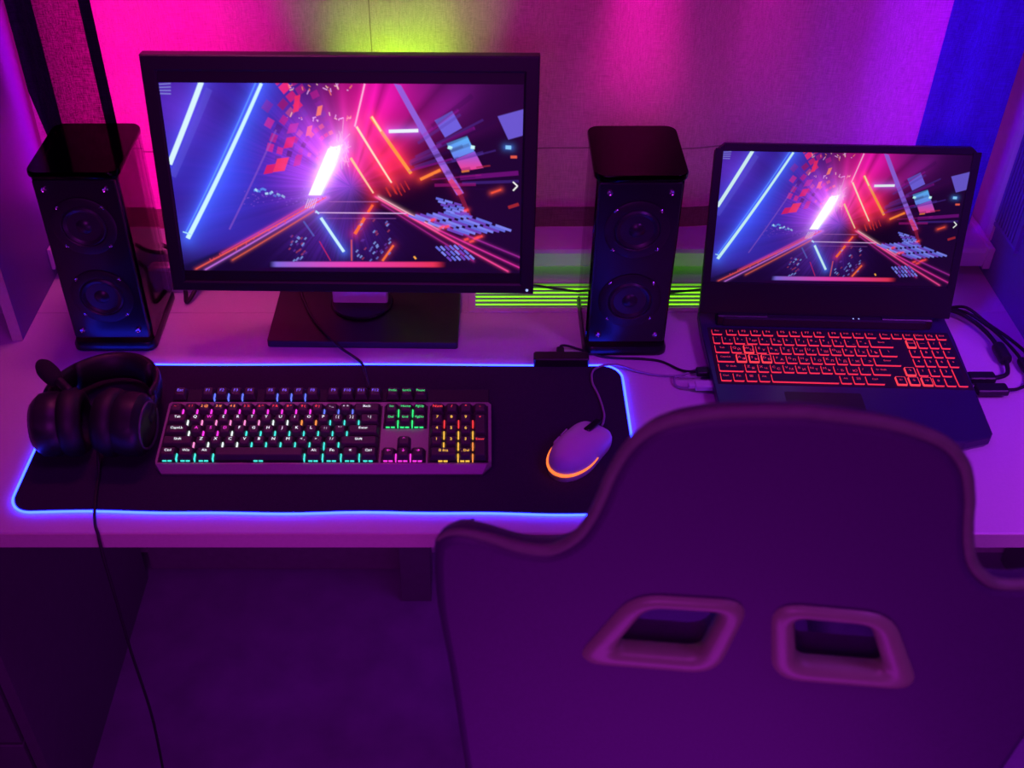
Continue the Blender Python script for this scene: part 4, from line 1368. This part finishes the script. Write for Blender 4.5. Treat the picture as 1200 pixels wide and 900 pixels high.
# pale piping along the top edge of the back
i0 = next(i for i, v in enumerate(half_s) if v.x > 0.3195 and v.y < 0.05)
top = [(-v.x * CS, v.y * CS) for v in half_s[:i0][::-1]] + [(v.x * CS, v.y * CS) for v in half_s[1:i0]]
bm = BM(); tube(bm, [(x, 0.006 + depth(x), zc + z) for x, z in top], lambda t: 0.0052 * (0.35 + 0.65 * min(1, 9 * t, 9 * (1 - t))), 8, smooth_n=0)
link('piping', bm, chair_trim, chair, True)
for s in (1, -1):
    ro, ri = rings_[s]
    bm = BM()
    secs = [(0.0, 0.001), (0.10, -0.0035), (0.35, -0.0060), (0.62, -0.0062), (0.86, -0.0035), (1.0, 0.002), (1.0, 0.011), (0.9, 0.014), (0.55, 0.015)]
    vs = []
    for t, n_ in secs:
        vs.append([bm.verts.new((a[0] * (1 - t) + b[0] * t, n_ + depth(a[0] * (1 - t) + b[0] * t), zc + a[1] * (1 - t) + b[1] * t)) for a, b in zip(ro, ri)])
    for a, b in zip(vs[:-1], vs[1:]):
        for i in range(len(a)):
            j = (i + 1) % len(a)
            bm.faces.new((a[i], a[j], b[j], b[i]))
    link('harness_ring', bm, chair_ring, chair, True, 60)
# seat, lift and base
bm = BM()
st = rrect(0.50, 0.50, 0.07, 5, 0, 0.33)
loft(bm, [[(x * k, (y - .33) * k + .33, z) for x, y in st] for z, k in ((0.36, 0.9), (0.375, 0.98), (0.43, 1.0), (0.452, 0.97), (0.460, 0.90))])
link('seat', bm, chair_cloth, chair, True)
bm = BM(); tube(bm, [(0.185 * CS - 0.10, 0.10, 0.50), (-0.02, 0.16, 0.474), (0.035, 0.26, 0.4635), (0.066, 0.40, 0.463), (0.074, 0.53, 0.457)], 0.0035, 6); link('seat_piping', bm, mat('seat_piping', (0.45, 0.95, 0.60), 0.5), chair, True)
for s in (1, -1):
    bm = BM(); tube(bm, [(s * 0.225, 0.10, 0.44), (s * 0.235, 0.28, 0.465), (s * 0.23, 0.52, 0.445)], 0.045, 10, smooth_n=5); link('seat_bolster', bm, chair_cloth, chair, True)
    bm = BM(); slab(bm, (s * 0.25, 0.10, 0.40), (0.10, 0.22, 0.02), 0.02, 0.003, 'x'); link('recline_bracket', bm, black_pl, chair)
bm = BM(); lathe(bm, [(0.03, 0.09), (0.03, 0.22), (0.018, 0.22), (0.018, 0.345), (0.09, 0.35), (0.09, 0.362)], (0, 0.30, 0), 'z', 16); link('gas_lift', bm, black_pl, chair)
for k in range(5):
    a = 2 * math.pi * k / 5 + 0.3
    ex, ey = 0.29 * math.cos(a), 0.30 + 0.29 * math.sin(a)
    bm = BM(); tube(bm, [(0.02 * math.cos(a), 0.30 + 0.02 * math.sin(a), 0.105), (ex, ey, 0.072)], lambda t: 0.026 - 0.010 * t, 8, smooth_n=0); lg = link('leg', bm, black_pl, chair, True)
    bm = BM(); lathe(bm, [(0.018, -0.020), (0.028, -0.018), (0.028, 0.018), (0.018, 0.020)], (ey, 0.0285, ex), 'x', 14)
    bm.free()
    bm = BM(); lathe(bm, [(0.018, -0.020), (0.028, -0.018), (0.028, 0.018), (0.018, 0.020)], (ex, ey, 0.0285), 'x', 14); link('caster', bm, black_pl, lg, True, 40)
